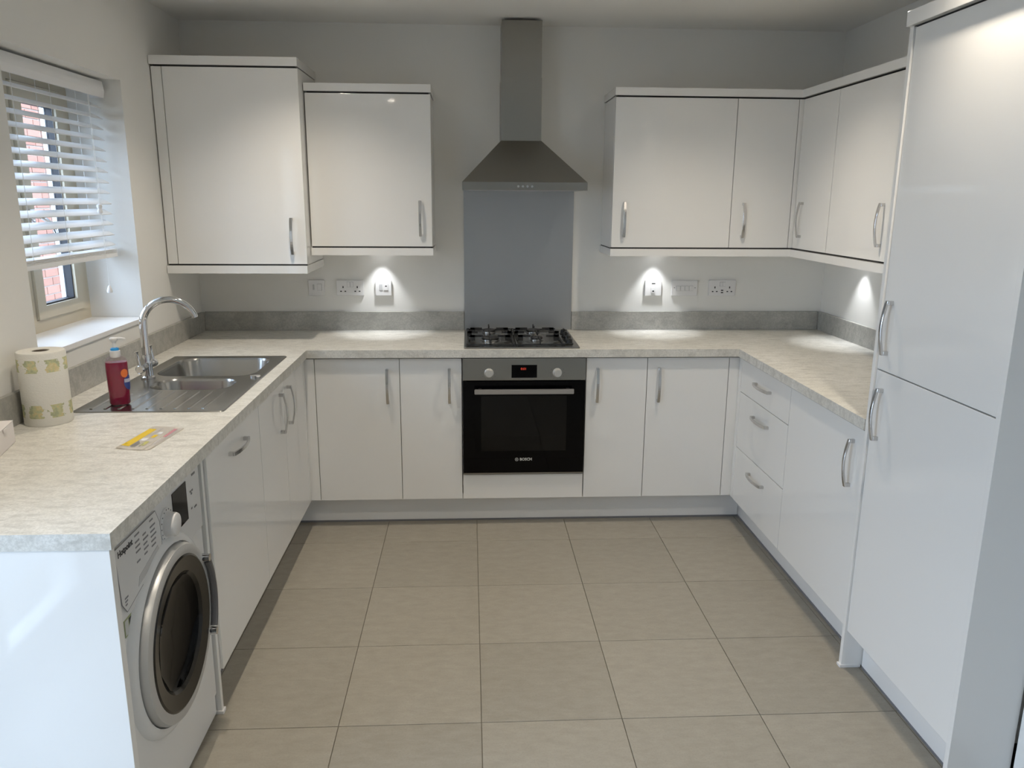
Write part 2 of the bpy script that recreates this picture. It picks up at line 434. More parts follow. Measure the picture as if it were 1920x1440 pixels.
for yy, zt, nm in ((-0.925, 1.575, 'a'), (-0.915, 1.245, 'b')):
    bm = BM(); tube(bm, [(-1.766, yy, 2.02), (-1.765, yy+0.002, 1.7), (-1.766, yy, zt)], 0.0009, 5); obj('pull_cord', bm, 'cord', bl)
    bm = BM()
    if nm == 'a': lathe(bm, (-1.766, yy, zt-0.035), (0,0,1), [(0.004,0), (0.010,0.004), (0.0105,0.012), (0.007,0.020), (0.0105,0.028), (0.009,0.036), (0.003,0.040)], 16, True, True)
    else: lathe(bm, (-1.766, yy, zt-0.03), (0,0,1), [(0.004,0), (0.0105,0.003), (0.011,0.010), (0.007,0.024), (0.003,0.032)], 16, True, True)
    obj('tassel', bm, 'plastic', bl, True)

# brick wall of the house next door
bw = thing('brick_outbuilding', (-4.1, 2.8, -0.2), 'red brick wall of the building seen through the blind', 'building')
m = mat('brick_far', (0.5, 0.3, 0.2), 0.9)
bt = nd(m, 'ShaderNodeTexBrick'); bt.inputs['Scale'].default_value = 1.0
bt.inputs['Color1'].default_value = (0.30, 0.145, 0.10, 1); bt.inputs['Color2'].default_value = (0.26, 0.115, 0.08, 1); bt.inputs['Mortar'].default_value = (0.42, 0.37, 0.32, 1)
bt.inputs['Brick Width'].default_value = 0.225; bt.inputs['Row Height'].default_value = 0.075; bt.inputs['Mortar Size'].default_value = 0.006
tc = nd(m, 'ShaderNodeNewGeometry'); sx = nd(m, 'ShaderNodeSeparateXYZ'); cx = nd(m, 'ShaderNodeCombineXYZ')
lk(m, tc.outputs['Position'], sx.inputs[0]); lk(m, sx.outputs['Y'], cx.inputs[0]); lk(m, sx.outputs['Z'], cx.inputs[1]); lk(m, cx.outputs[0], bt.inputs['Vector']); lk(m, bt.outputs['Color'], bsdf(m).inputs['Base Color'])
M['brick_far'] = m
M['mortar'] = mat('mortar', (0.42, 0.37, 0.32), 0.95)
m = mat('brick', (0.46, 0.23, 0.165), 0.9); oi = nd(m, 'ShaderNodeObjectInfo'); nz = noise(m, geo_pos(m), 60, 4)
cr = ramp(m, oi.outputs['Random'], [(0.0, (0.26, 0.115, 0.078)), (0.5, (0.31, 0.15, 0.105)), (1.0, (0.35, 0.18, 0.13))])
lk(m, mixc(m, ramp(m, nz.outputs['Fac'], [(0.4, (0,0,0)), (0.7, (0.4,)*3)]).outputs['Color'], cr.outputs['Color'], (0.23, 0.10, 0.075)), bsdf(m).inputs['Base Color'])
M['brick'] = m
obj('mortar_bed', bbox(-4.3, -4.012, 2.23, 3.92, 0.3, 2.925), 'mortar', bw)
bm = BM(); box(bm, -4.3, -4.002, 0.4, 2.23, -0.2, 3.0); box(bm, -4.3, -4.002, 3.92, 8.0, -0.2, 3.0); box(bm, -4.3, -4.002, 2.23, 3.92, -0.2, 0.3); box(bm, -4.3, -4.002, 2.23, 3.92, 2.925, 3.0)
obj('brickwork', bm, 'brick_far', bw)
bm = bbox(-0.006, 0.006, -0.1075, 0.1075, -0.0325, 0.0325, 0.002, 1); bmesh.ops.recalc_face_normals(bm, faces=bm.faces[:])
br_me = bpy.data.meshes.new('brick'); bm.to_mesh(br_me); bm.free(); br_me.materials.append(M['brick'])
for r_ in range(35):
    for c_ in range(7):
        inst('brick', br_me, (-4.006, 2.25+0.1125+0.225*c_ + (0.1125 if r_ % 2 else 0)-0.02, 0.3375+0.075*r_), (random.uniform(-.003,.003), 0, 0), bw)
tag(obj('ground', bbox(-30, 30, -30, 30, -0.26, -0.20), mat('garden_path', (0.30, 0.29, 0.27), 0.9)), 'pale outdoor ground around the house', 'ground', kind='structure')

# ------------------------------------------------------------------ handles
def handle_mesh(L):
    bm = BM(); n = 14; hw = 0.0065
    def prof(t): return 0.021 + 0.0125*math.sin(PI*t)
    pr = None
    for k in range(n+1):
        t_ = k/n; z = (t_-0.5)*L; do = prof(t_); di = do-0.0065
        r = [bm.verts.new((sx_*hw, -d_, z)) for sx_, d_ in ((-1, do), (1, do), (1, di), (-1, di))]
        if pr: ring_faces(bm, pr, r)
        else: bm.faces.new(r)
        pr = r
    bm.faces.new(pr[::-1])
    for s in (-1, 1): box(bm, -hw, hw, -0.0165, 0.0, s*(L/2-0.0065)-0.0065, s*(L/2-0.0065)+0.0065)
    bmesh.ops.bevel(bm, geom=[e for e in bm.edges if abs(e.verts[0].co.x - e.verts[1].co.x) < 1e-5 and e.calc_length() > 0.004], offset=0.0012, segments=1, affect='EDGES')
    bmesh.ops.recalc_face_normals(bm, faces=bm.faces[:])
    me = bpy.data.meshes.new('handle'); bm.to_mesh(me); bm.free(); me.materials.append(M['satin']); return me
H_ME = handle_mesh(0.172); HD_ME = handle_mesh(0.185)
def handle(door, loc, face, horizontal=False):
    rz = {'back': 0, 'left': PI/2, 'right': -PI/2}[face]
    return inst('handle', HD_ME if horizontal else H_ME, loc, (0, PI/2 if horizontal else 0, rz), door)

def front(name, parent, face, plane, a0, a1, z0, z1, thick=0.019, material='gloss', bev=0.0015):
    """A door or drawer front. face back: a along X, plane is Y; face left/right: a along Y, plane is X."""
    if face == 'back': bm = bbox(a0, a1, plane, plane+thick, z0, z1, bev)
    elif face == 'left': bm = bbox(plane-thick, plane, a0, a1, z0, z1, bev)
    else: bm = bbox(plane, plane+thick, a0, a1, z0, z1, bev)
    return obj(name, bm, material, parent)

# ------------------------------------------------------------------ base units, back run
YC = YB_D+0.021       # carcass front
def base_back(x0, x1, label, hx, post=None):
    t = thing('base_cabinet', ((x0+x1)/2, -0.3, DB), label, 'cabinet', 'white gloss base cabinets')
    obj('carcass', bbox(min(x0, post[0]) if post else x0+0.001, max(x1, post[1]) if post else x1-0.001, YC, -0.03, DB, WT0-0.002), 'carcass', t)
    d = front('door', t, 'back', YB_D, x0+G, x1-G, DB, DT)
    handle(d, (hx, YB_D, 0.729), 'back')
    if post: front('corner_post', t, 'back', YB_D, post[0], post[1], DB, DT)
    return t
base_back(-1.003, -0.6, 'wider white gloss base cabinet in the left corner, right of the sink run', -0.659, (-1.068, -1.0045))
base_back(-0.6, -0.3015, 'narrow white gloss base cabinet directly left of the oven', -0.362)
base_back(0.3015, 0.602, 'narrow white gloss base cabinet directly right of the oven', 0.357)
base_back(0.602, 1.006, 'wider white gloss base cabinet in the right corner, left of the drawers', 0.660, (1.0075, 1.074))
# oven housing
t = thing('oven_housing', (0, -0.3, DB), 'white filler panel of the oven housing below the oven', 'cabinet')
bm = BM(); box(bm, -0.2995, -0.284, YC, -0.03, DB, WT0-0.002); box(bm, 0.284, 0.2995, YC, -0.03, DB, WT0-0.002); box(bm, -0.284, 0.284, YC, -0.03, DB, 0.262)
bmesh.ops.translate(bm, verts=[v for v in bm.verts if v.co.y < YC+0.001], vec=(0, 0.004, 0)); obj('carcass', bm, 'carcass', t)
front('filler_panel', t, 'back', YB_D, -0.2985, 0.2985, DB, 0.272)

# ------------------------------------------------------------------ oven
ov = thing('oven', (0, -0.33, 0.277), 'built-in single oven with black glass door and steel control panel', 'oven')
obj('body', bbox(-0.280, 0.280, YC+0.003, -0.06, 0.277, 0.864), 'black', ov)
YO = -0.596
fp = obj('control_panel', bbox(-0.297, 0.297, YO, YC, 0.757, 0.866, 0.002), 'steel', ov)
obj('display', bbox(-0.0625, 0.0605, YO-0.0015, YO+0.001, 0.770, 0.833), 'black_glass', fp)
text('0:01', 0.016, 'red_digit', (-0.018, YO-0.0022, 0.8135), 'back', fp, 'digits', 'glowing red clock digits')
for kx in (-0.171, 0.159):
    bm = BM(); lathe(bm, (kx, YO, 0.794), (0,-1,0), [(0.0225,0), (0.0225,0.004), (0.0195,0.006), (0.0185,0.022), (0.0165,0.025)], 32, True, True)
    obj('knob', bm, 'knob_silver', fp, True)
    bm = BM()
    for k in range(9):
        a = math.radians(-210+ 30*k)
        if abs(math.cos(a)) < 0.3 and math.sin(a) < 0: continue
        box(bm, kx+0.034*math.cos(a)-0.002, kx+0.034*math.cos(a)+0.002, YO-0.0006, YO+0.001, 0.794+0.034*math.sin(a)-0.002, 0.794+0.034*math.sin(a)+0.002)
    tag(obj('dial_marks', bm, 'print_grey', fp), kind='stuff')
od = thing('oven_door', (0, YO, 0.285), None, None); od.parent = ov; od.location = WO[od]-WO[ov]
wx0, wx1, wz0, wz1 = -0.209, 0.209, 0.400, 0.680
bm = BM(); box(bm, -0.297, wx0, YO, YC, 0.287, 0.752); box(bm, wx1, 0.297, YO, YC, 0.287, 0.752); box(bm, wx0, wx1, YO, YC, 0.287, wz0); box(bm, wx0, wx1, YO, YC, wz1, 0.752)
obj('glass_front', bm, 'black_glass', od)
obj('door_window', bbox(wx0, wx1, YO+0.0004, YO+0.004, wz0, wz1), 'oven_pane', od)
bm = BM(); box(bm, wx0-0.03, wx1+0.03, YC+0.0, YC+0.002, wz0-0.03, wz1+0.03); M['oven_in'] = mat('oven_interior', (0.055, 0.053, 0.05), 0.5)
obj('inner_lining', bm, 'oven_in', od)
bm = BM()
yy = YO+0.014
tube(bm, [(-0.197, yy, 0.485), (-0.19, yy, 0.472), (0.19, yy, 0.472), (0.197, yy, 0.485)], 0.0022, 6)
tube(bm, [(-0.135, yy, 0.472), (-0.132, yy, 0.425), (0.132, yy, 0.425), (0.135, yy, 0.472)], 0.0016, 6)
obj('rack', bm, 'satin', od, True)
bm = BM(); box(bm, -0.241, 0.237, YO-0.044, YO-0.034, 0.698, 0.7225); bmesh.ops.bevel(bm, geom=bm.edges[:], offset=0.002, segments=2, affect='EDGES')
hb = obj('door_handle', bm, 'satin_bar', od)
for xx in (-0.215, 0.211):
    obj('handle_post', bbox(xx-0.008, xx+0.008, YO-0.036, YO, 0.703, 0.718), 'steel', hb)
text('BOSCH', 0.0185, 'white_print', (-0.019, YO-0.0006, 0.356), 'back', od, 'brand_lettering', 'small white brand lettering', 0.0006)
bm = BM(); c0 = (-0.034, YO-0.0006, 0.356)
lathe(bm, c0, (0,-1,0), [(0.0085,0), (0.0085,0.0008), (0.0070,0.0008), (0.0070,0)], 24)
box(bm, c0[0]-0.0036, c0[0]-0.0022, YO-0.001, YO, 0.351, 0.361); box(bm, c0[0]+0.0022, c0[0]+0.0036, YO-0.001, YO, 0.351, 0.361); box(bm, c0[0]-0.0036, c0[0]+0.0036, YO-0.001, YO, 0.3555, 0.3565)
obj('emblem', bm, 'white_print', od, label='small round white emblem')
obj('bottom_trim', bbox(-0.297, 0.297, YO+0.004, YC, 0.2785, 0.2855), 'steel', od)

# ------------------------------------------------------------------ left run
XC = XL_D-0.021
t = thing('sink_cabinet', (-1.4, -1.02, DB), 'white gloss two-door cabinet under the sink', 'cabinet', 'white gloss base cabinets')
bm = BM(); box(bm, -1.66, XC, -1.421, -1.405, DB, 0.868); box(bm, -1.66, XC, -0.637, -0.621, DB, 0.868); box(bm, -1.66, XC, -1.405, -0.637, DB, DB+0.016); box(bm, -1.66, -1.652, -1.405, -0.637, DB+0.016, 0.868)
obj('carcass', bm, 'carcass', t)
d1 = front('door', t, 'left', XL_D, -1.4205+G, -1.0205-G, DB, DT); handle(d1, (XL_D, -1.100, 0.737), 'left')
d2 = front('door', t, 'left', XL_D, -1.0205+G, -0.621-G, DB, DT); handle(d2, (XL_D, -0.958, 0.737), 'left')
front('corner_post', t, 'left', XL_D, -0.6195, -0.582, DB, DT)
t = thing('dishwasher', (-1.4, -1.72, DB), 'integrated dishwasher behind white gloss door with horizontal handle', 'dishwasher')
obj('body', bbox(-1.66, XC, -2.020, -1.4235, DB, WT0-0.002), 'carcass', t)
d = front('door', t, 'left', XL_D, -2.0215+G, -1.4215-G, DB, DT); handle(d, (XL_D, -1.715, 0.793), 'left', True)
t = thing('support_panel', (-1.4, -2.035, 0), 'white end panel between dishwasher and washing machine', 'panel')
obj('board', bbox(-1.66, XL_D-0.009, -2.0425, -2.0245, 0.004, WT0-0.002, 0.001), 'gloss', t)
obj('foot_cap', bbox(-1.12, XL_D-0.003, -2.047, -2.0195, 0.0, 0.012, 0.003), 'plastic', t)
t = thing('end_panel', (-1.37, -2.68, 0), 'tall white gloss end panel under the near end of the worktop', 'panel')
obj('board', bbox(WXL+0.004, -1.040, -2.689, -2.665, 0.002, WT0-0.001, 0.001), 'gloss', t)

# plinths
def plinth(label, x0, x1, y0, y1, seal):
    t = thing('plinth', ((x0+x1)/2, (y0+y1)/2, 0), label, 'plinth', 'white plinths under the base cabinets')
    obj('board', bbox(x0, x1, y0, y1, 0.008, DB-0.002, 0.001), 'plinth', t); obj('seal', bbox(*seal, 0.0, 0.009), 'seal', t)
plinth('white plinth under the oven and back cabinets', -1.130, 1.130, -0.503, -0.487, (-1.130, 1.130, -0.506, -0.489))
plinth('white plinth under the sink cabinet and dishwasher', -1.149, -1.133, -2.018, -0.487, (-1.146, -1.130, -2.018, -0.487))
plinth('white plinth under the drawers beside tall cabinet', 1.133, 1.149, -1.848, -0.487, (1.130, 1.146, -1.848, -0.487))
plinth('white plinth under the tall cabinet at right', 1.118, 1.132, -2.474, -1.879, (1.1175, 1.130, -2.474, -1.879))

# ------------------------------------------------------------------ right run
XCR = XR_D+0.021
t = thing('drawer_cabinet', (1.37, -0.92, DB), 'white gloss three-drawer cabinet in the right run', 'cabinet', 'white gloss base cabinets')
obj('carcass', bbox(XCR, 1.66, -1.219, -0.585, DB, WT0-0.002), 'carcass', t)
for z0, z1, hz in ((0.7035, DT, 0.789), (0.4225, 0.7005, 0.630), (DB, 0.4195, 0.351)):
    d = front('drawer', t, 'right', XR_D, -1.220+G, -0.622-G, z0, z1); handle(d, (XR_D, -0.922, hz), 'right', True)
front('corner_post', t, 'right', XR_D, -0.6205, -0.582, DB, DT)
t = thing('base_cabinet', (1.37, -1.53, DB), 'white gloss base cabinet between the drawers and the tall cabinet', 'cabinet', 'white gloss base cabinets')
obj('carcass', bbox(XCR, 1.66, -1.849, -1.221, DB, WT0-0.002), 'carcass', t)
d = front('door', t, 'right', XR_D, -1.851+G, -1.220-G, DB, DT); handle(d, (XR_D, -1.775, 0.729), 'right')
# tall fridge freezer housing
XT = 1.052; TT = 2.112
t = thing('tall_cabinet', (1.37, -2.17, 0), 'tall white gloss fridge-freezer cabinet at the right', 'cabinet')
obj('side_panel', bbox(XT-0.006, 1.66, -1.873, -1.855, 0.006, TT, 0.001), 'gloss', t)
obj('foot_cap', bbox(XT-0.012, 1.116, -1.877, -1.852, 0.0, 0.011, 0.003), 'plastic', t)
obj('side_panel', bbox(XT-0.006, 1.2275, -2.495, -2.477, 0.006, TT, 0.001), 'gloss', t)
obj('carcass', bbox(XT+0.021, 1.66, -2.475, -1.875, DB, TT), 'carcass', t)
d = front('door', t, 'right', XT, -2.475+G, -1.875-G, 1.0865, TT-0.003); handle(d, (XT, -1.926, 1.224), 'right')
d = front('door', t, 'right', XT, -2.475+G, -1.875-G, DB, 1.0825); handle(d, (XT, -1.926, 0.944), 'right')
obj('cornice', bbox(XT-0.016, 1.22, -2.500, -1.848, TT+0.003, TT+0.045, 0.001), 'gloss', t)
obj('shadow_strip', bbox(XT+0.004, 1.15, -2.49, -1.858, TT-0.001, TT+0.004), 'hole', t)

# ------------------------------------------------------------------ worktop, upstands
wt = thing('worktop', (0, -1.0, WT0), 'pale mottled stone-effect laminate worktop running round three sides', 'worktop')
SX0, SX1, SY0, SY1 = -1.565, -1.112, -1.68, -0.775      # cut-out for the sink
bm = BM(); x0, x1 = WXL+0.002, XL_W
box(bm, x0, x1, YEL, SY0, WT0, WT1); box(bm, x0, x1, SY1, -0.600, WT0, WT1); box(bm, x0, SX0, SY0, SY1, WT0, WT1); box(bm, SX1, x1, SY0, SY1, WT0, WT1); box(bm, x0, x1, -0.600, -0.002, WT0, WT1)
obj('worktop_section', bm, 'worktop', wt)
bm = BM(); hx0, hx1, hy0, hy1 = -0.27, 0.255, -0.56, -0.075
box(bm, XL_W, hx0, YB_W, -0.002, WT0, WT1); box(bm, hx1, XR_W, YB_W, -0.002, WT0, WT1); box(bm, hx0, hx1, YB_W, hy0, WT0, WT1); box(bm, hx0, hx1, hy1, -0.002, WT0, WT1)
obj('worktop_section', bm, 'worktop', wt)
bm = BM(); box(bm, XR_W, WXR-0.002, YER, -0.002, WT0, WT1); obj('worktop_section', bm, 'worktop', wt)
UH = 1.0095; UT = 0.018
def upstand(label, x0, x1, y0, y1): 
    o = obj('upstand', bbox(x0, x1, y0, y1, WT1+0.0005, UH, 0.001), 'upstand'); tag(o, label, 'upstand', 'stone-effect upstands along the worktop'); return o
upstand('stone-effect upstand along the left wall below the window', WXL+0.001, WXL+UT, YEL+0.003, -0.0195)
upstand('stone-effect upstand on the back wall left of the splashback', WXL+UT+0.001, -0.2935, -UT, -0.001)
upstand('stone-effect upstand on the back wall right of the splashback', 0.2975, WXR-UT-0.001, -UT, -0.001)
upstand('stone-effect upstand along the right wall', WXR-UT, WXR-0.001, -1.850, -0.0195)

# ------------------------------------------------------------------ splashback, hood
o = obj('splashback', bbox(-0.2915, 0.2955, -0.010, -0.001, WT1+0.001, 1.652, 0.001), 'splash'); tag(o, 'plain grey splashback panel between hob and hood', 'splashback')
t = thing('cooker_hood', (0.005, -0.2, 1.65), 'stainless steel pyramid chimney cooker hood above the hob', 'cooker hood')
HX0, HX1, HYF = -0.294, 0.304, -0.44
bm = BM(); box(bm, HX0, HX1, HYF, -0.003, 1.651, 1.688); obj('canopy_rim', bm, 'steel', t)
bm = BM()
A = [bm.verts.new(v) for v in ((HX0, HYF, 1.688), (HX1, HYF, 1.688), (HX1, -0.003, 1.688), (HX0, -0.003, 1.688))]
B = [bm.verts.new(v) for v in ((-0.1015, -0.2, 1.893), (0.1005, -0.2, 1.893), (0.1005, -0.003, 1.893), (-0.1015, -0.003, 1.893))]
ring_faces(bm, A, B); bm.faces.new(B); bm.faces.new(A[::-1]); obj('canopy', bm, 'steel', t)
obj('chimney_lower', bbox(-0.1005, 0.0995, -0.199, -0.003, 1.893, 2.19, 0.001), 'steel', t)
obj('chimney_upper', bbox(-0.0985, 0.0975, -0.197, -0.003, 2.19, 2.452, 0.001), 'steel', t)
for k in range(4):
    bm = BM(); xx = -0.028+0.022*k
    cyl(bm, (xx, HYF, 1.668), (xx, HYF-0.003, 1.668), 0.0065, 0.006, 14); obj('button', bm, 'satin', t, True)
bm = BM(); box(bm, HX0+0.03, HX1-0.03, HYF+0.04, -0.05, 1.6505, 1.653); obj('filter', bm, 'plastic_grey', t)

# ------------------------------------------------------------------ wall units
ZB, ZT = 1.374, 2.095; PB, CT = 1.334, 2.135
YW = -0.320
def wall_back(x0, x1, label, hx, carc=None):
    t = thing('wall_cabinet', ((x0+x1)/2, -0.15, ZB), label, 'cabinet', 'white gloss wall cabinets')
    cx0, cx1 = carc or (x0+0.001, x1-0.001)
    obj('carcass', bbox(cx0, cx1, YW+0.021, -0.002, ZB, ZT), 'gloss', t)
    d = front('door', t, 'back', YW, x0+G, x1-G, ZB+0.003, ZT-0.003); handle(d, (hx, YW, 1.513), 'back')
    return t
def trim_parts(t, x0, x1, yf, zb, zt, pb, ct, xa=None):
    obj('cornice', bbox(x0, x1, yf, -0.002, zt+0.004, ct, 0.001), 'gloss', t)
    bm = BM(); box(bm, x0, x1, yf, yf+0.018, pb, zb-0.004)
    if xa in ('r', 'b'): box(bm, x1-0.018, x1, yf+0.018, -0.002, pb, zb-0.004)
    if xa in ('l', 'b'): box(bm, x0, x0+0.018, yf+0.018, -0.002, pb, zb-0.004)
    obj('pelmet', bm, 'gloss', t)
    obj('shadow_gap', bbox(x0+0.012, x1-0.012, yf+0.012, -0.004, zt-0.001, zt+0.005), 'hole', t)
    obj('shadow_gap', bbox(x0+0.003, x1-0.003, yf+0.017, yf+0.032, zb-0.0045, zb+0.0025), 'hole', t)
t = wall_back(-1.037, -0.4435, 'white gloss wall cabinet left of the cooker hood', -0.502)
trim_parts(t, -1.037, -0.441, YW-0.014, ZB, ZT, PB, CT, 'r')
# boiler cabinet: taller and deeper
YBO = -0.432; BB, BT = 1.295, 2.186
t = thing('boiler_cabinet', (-1.37, -0.21, BB), 'taller deeper white gloss wall cabinet in the left corner', 'cabinet')
obj('carcass', bbox(WXL+0.003, -1.041, YBO+0.021, -0.002, BB, BT), 'gloss', t)
d = front('door', t, 'back', YBO, -1.646, -1.040, BB+0.003, BT-0.003); handle(d, (-1.104, YBO, 1.430), 'back')
front('filler', t, 'back', YBO, WXL+0.006, -1.649, BB+0.003, BT-0.003)
trim_parts(t, WXL+0.003, -1.0385, YBO-0.014, BB, BT, 1.254, 2.228, 'r')
# right
wall_back(0.447, 1.048, 'wide white gloss wall cabinet right of the cooker hood', 0.508)
XWR = 1.374
wall_back(1.048, 1.352, 'narrow white gloss wall cabinet on the back wall next to right corner', 1.109, (1.049, WXR-0.003))
def wall_right(y0, y1, label, hy, carc):
    t = thing('wall_cabinet', (1.53, (y0+y1)/2, ZB), label, 'cabinet', 'white gloss wall cabinets')
    obj('carcass', bbox(XWR+0.021, WXR-0.002, carc[0], carc[1], ZB, ZT), 'gloss', t)
    d = front('door', t, 'right', XWR, y0+G, y1-G, ZB+0.003, ZT-0.003)
    handle(d, (XWR, hy, 1.518), 'right'); return t
t = wall_right(-0.708, -0.3225, 'narrow white gloss wall cabinet on the right wall next to corner', -0.415, (-0.709, -0.3225))
obj('corner_post', bbox(1.3535, XWR+0.019, YW, YW+0.019, ZB+0.003, ZT-0.003), 'gloss', t)
wall_right(-1.250, -0.711, 'wide white gloss wall cabinet on the right wall', -1.195, (-1.252, -0.711))
t = thing('wall_cabinet', (1.53, -1.55, ZB), 'white gloss wall cabinet on the right wall directly behind the tall cabinet', 'cabinet', 'white gloss wall cabinets')
obj('carcass', bbox(XWR+0.021, WXR-0.002, -1.850, -1.254, ZB, ZT), 'gloss', t)
d = front('door', t, 'right', XWR, -1.850+G, -1.252-G, ZB+0.003, ZT-0.003)
# right-hand cornice and pelmet, mitred round the inner corner
YQ = YW-0.014; XQ = XWR-0.014
t = thing('cornice', (1.2, -0.5, ZT), 'white gloss cornice along the top of the right wall cabinets', 'cornice')
bm = BM(); prism(bm, [(0.443, -0.002), (0.443, YQ), (XQ, YQ), (XQ, -1.850), (WXR-0.002, -1.850), (WXR-0.002, -0.002)], 'Z', ZT+0.004, CT); obj('board', bm, 'gloss', t)
bm = BM(); prism(bm, [(0.455, -0.004), (0.455, YW-0.002), (XWR-0.002, YW-0.002), (XWR-0.002, -1.848), (WXR-0.004, -1.848), (WXR-0.004, -0.004)], 'Z', ZT+0.0005, ZT+0.0035); obj('shadow_gap', bm, 'hole', t)
t = thing('pelmet', (1.2, -0.5, PB), 'white gloss light pelmet under the right wall cabinets', 'pelmet')
bm = BM(); prism(bm, [(0.443, -0.002), (0.443, YQ), (XQ, YQ), (XQ, -1.850), (XQ+0.018, -1.850), (XQ+0.018, YQ+0.018), (0.461, YQ+0.018), (0.461, -0.002)], 'Z', PB, ZB-0.004); obj('board', bm, 'gloss', t)
bm = BM(); prism(bm, [(0.4485, -0.004), (0.4485, YW+0.003), (XWR+0.003, YW+0.003), (XWR+0.003, -1.848), (XWR+0.018, -1.848), (XWR+0.018, YW+0.018), (0.4495, YW+0.018), (0.4495, -0.004)], 'Z', ZB-0.0045, ZB+0.0025); obj('shadow_gap', bm, 'hole', t)

# ------------------------------------------------------------------ lamps
def under_light(x, y, label):
    t = thing('cabinet_light', (x, y, 1.348), label, 'light', 'small spotlights under the wall cabinets')
    bm = BM(); lathe(bm, (x, y, ZB-0.001), (0,0,-1), [(0.032,0), (0.032,0.008), (0.027,0.012), (0.021,0.0125)], 28, True, True); obj('housing', bm, 'satin', t, True)
    bm = BM(); cyl(bm, (x, y, ZB-0.0135), (x, y, ZB-0.0145), 0.020, None, 24); obj('lens', bm, 'lens_cool', t)
    l = bpy.data.lights.new('cabinet_lamp', 'SPOT'); l.energy = UNDER_W; l.color = (0.93, 0.96, 1.0); l.spot_size = math.radians(72); l.spot_blend = 0.6; l.shadow_soft_size = 0.015
    o = bpy.data.objects.new('cabinet_lamp', l); COL.objects.link(o); o.parent = t; o.location = Vector((x, y, ZB-0.016)) - WO[t]
under_light(-0.731, -0.070, 'small round spotlight under the cabinet left of the hood')
under_light(0.741, -0.070, 'small round spotlight under the wide cabinet right of the hood')
under_light(1.630, -0.470, 'small round spotlight under the right wall cabinets')
DL = [(-0.955, -0.98), (0.74, -1.08), (-0.955, -2.36), (0.955, -2.36), (-0.955, -3.86)]
DLN = ['over the sink corner', 'over the right corner of the worktop', 'over the washing machine', 'beside the tall cabinet', 'left of the viewer']
for (x, y), nm in zip(DL, DLN):
    t = thing('downlight', (x, y, CEIL-0.01), 'round recessed ceiling downlight ' + nm, 'light', 'recessed ceiling downlights')
    bm = BM(); lathe(bm, (x, y, CEIL-0.0005), (0,0,-1), [(0.042,0), (0.042,0.003), (0.036,0.006), (0.030,0.004), (0.030,0)], 32); obj('bezel', bm, 'satin', t, True)
    bm = BM(); cyl(bm, (x, y, CEIL-0.0005), (x, y, CEIL-0.003), 0.029, None, 24); obj('lens', bm, 'lens', t)
    l = bpy.data.lights.new('downlight_lamp', 'SPOT'); l.energy = SPOT_W; l.color = (1.0, 0.89, 0.74); l.spot_size = math.radians(116); l.spot_blend = 1.0; l.shadow_soft_size = 0.02
    o = bpy.data.objects.new('downlight_lamp', l); COL.objects.link(o); o.parent = t; o.location = Vector((x, y, CEIL-0.012)) - WO[t]

# ------------------------------------------------------------------ hob
ZH = WT1
t = thing('gas_hob', (-0.008, -0.31, ZH), 'four-burner steel gas hob with black cast iron supports', 'hob')
HB = (-0.290, 0.270, -0.578, -0.055)
bm = BM(); poly = rrect(HB[0], HB[1], HB[2], HB[3], 0.012, 4); prism(bm, poly, 'Z', ZH+0.0005, ZH+0.008)
bmesh.ops.bevel(bm, geom=[e for e in bm.edges if all(v.co.z > ZH+0.007 for v in e.verts)], offset=0.003, segments=2, affect='EDGES')
obj('plate', bm, 'steel', t)
ZP = ZH+0.008
burn = [(-0.161, -0.425, 0.044), (-0.161, -0.195, 0.034), (0.071, -0.425, 0.030), (0.071, -0.195, 0.036)]
for bx_, by_, r in burn:
    bm = BM(); lathe(bm, (bx_, by_, ZP), (0,0,1), [(r*1.9,0), (r*1.75,0.003), (r*1.15,0.0035), (r*1.1,0)], 32); 
    b_ = obj('burner', bm, 'steel', t, True)
    bm = BM(); lathe(bm, (bx_, by_, ZP+0.001), (0,0,1), [(r*0.95,0), (r*1.0,0.004), (r*1.0,0.016), (r*0.9,0.017)], 32, True, True); obj('burner_ring', bm, 'chrome', b_, True)
    bm = BM(); lathe(bm, (bx_, by_, ZP+0.018), (0,0,1), [(r*0.97,0), (r*1.0,0.003), (r*0.9,0.008), (r*0.3,0.010)], 32, True, True); obj('burner_cap', bm, 'cast', b_, True)
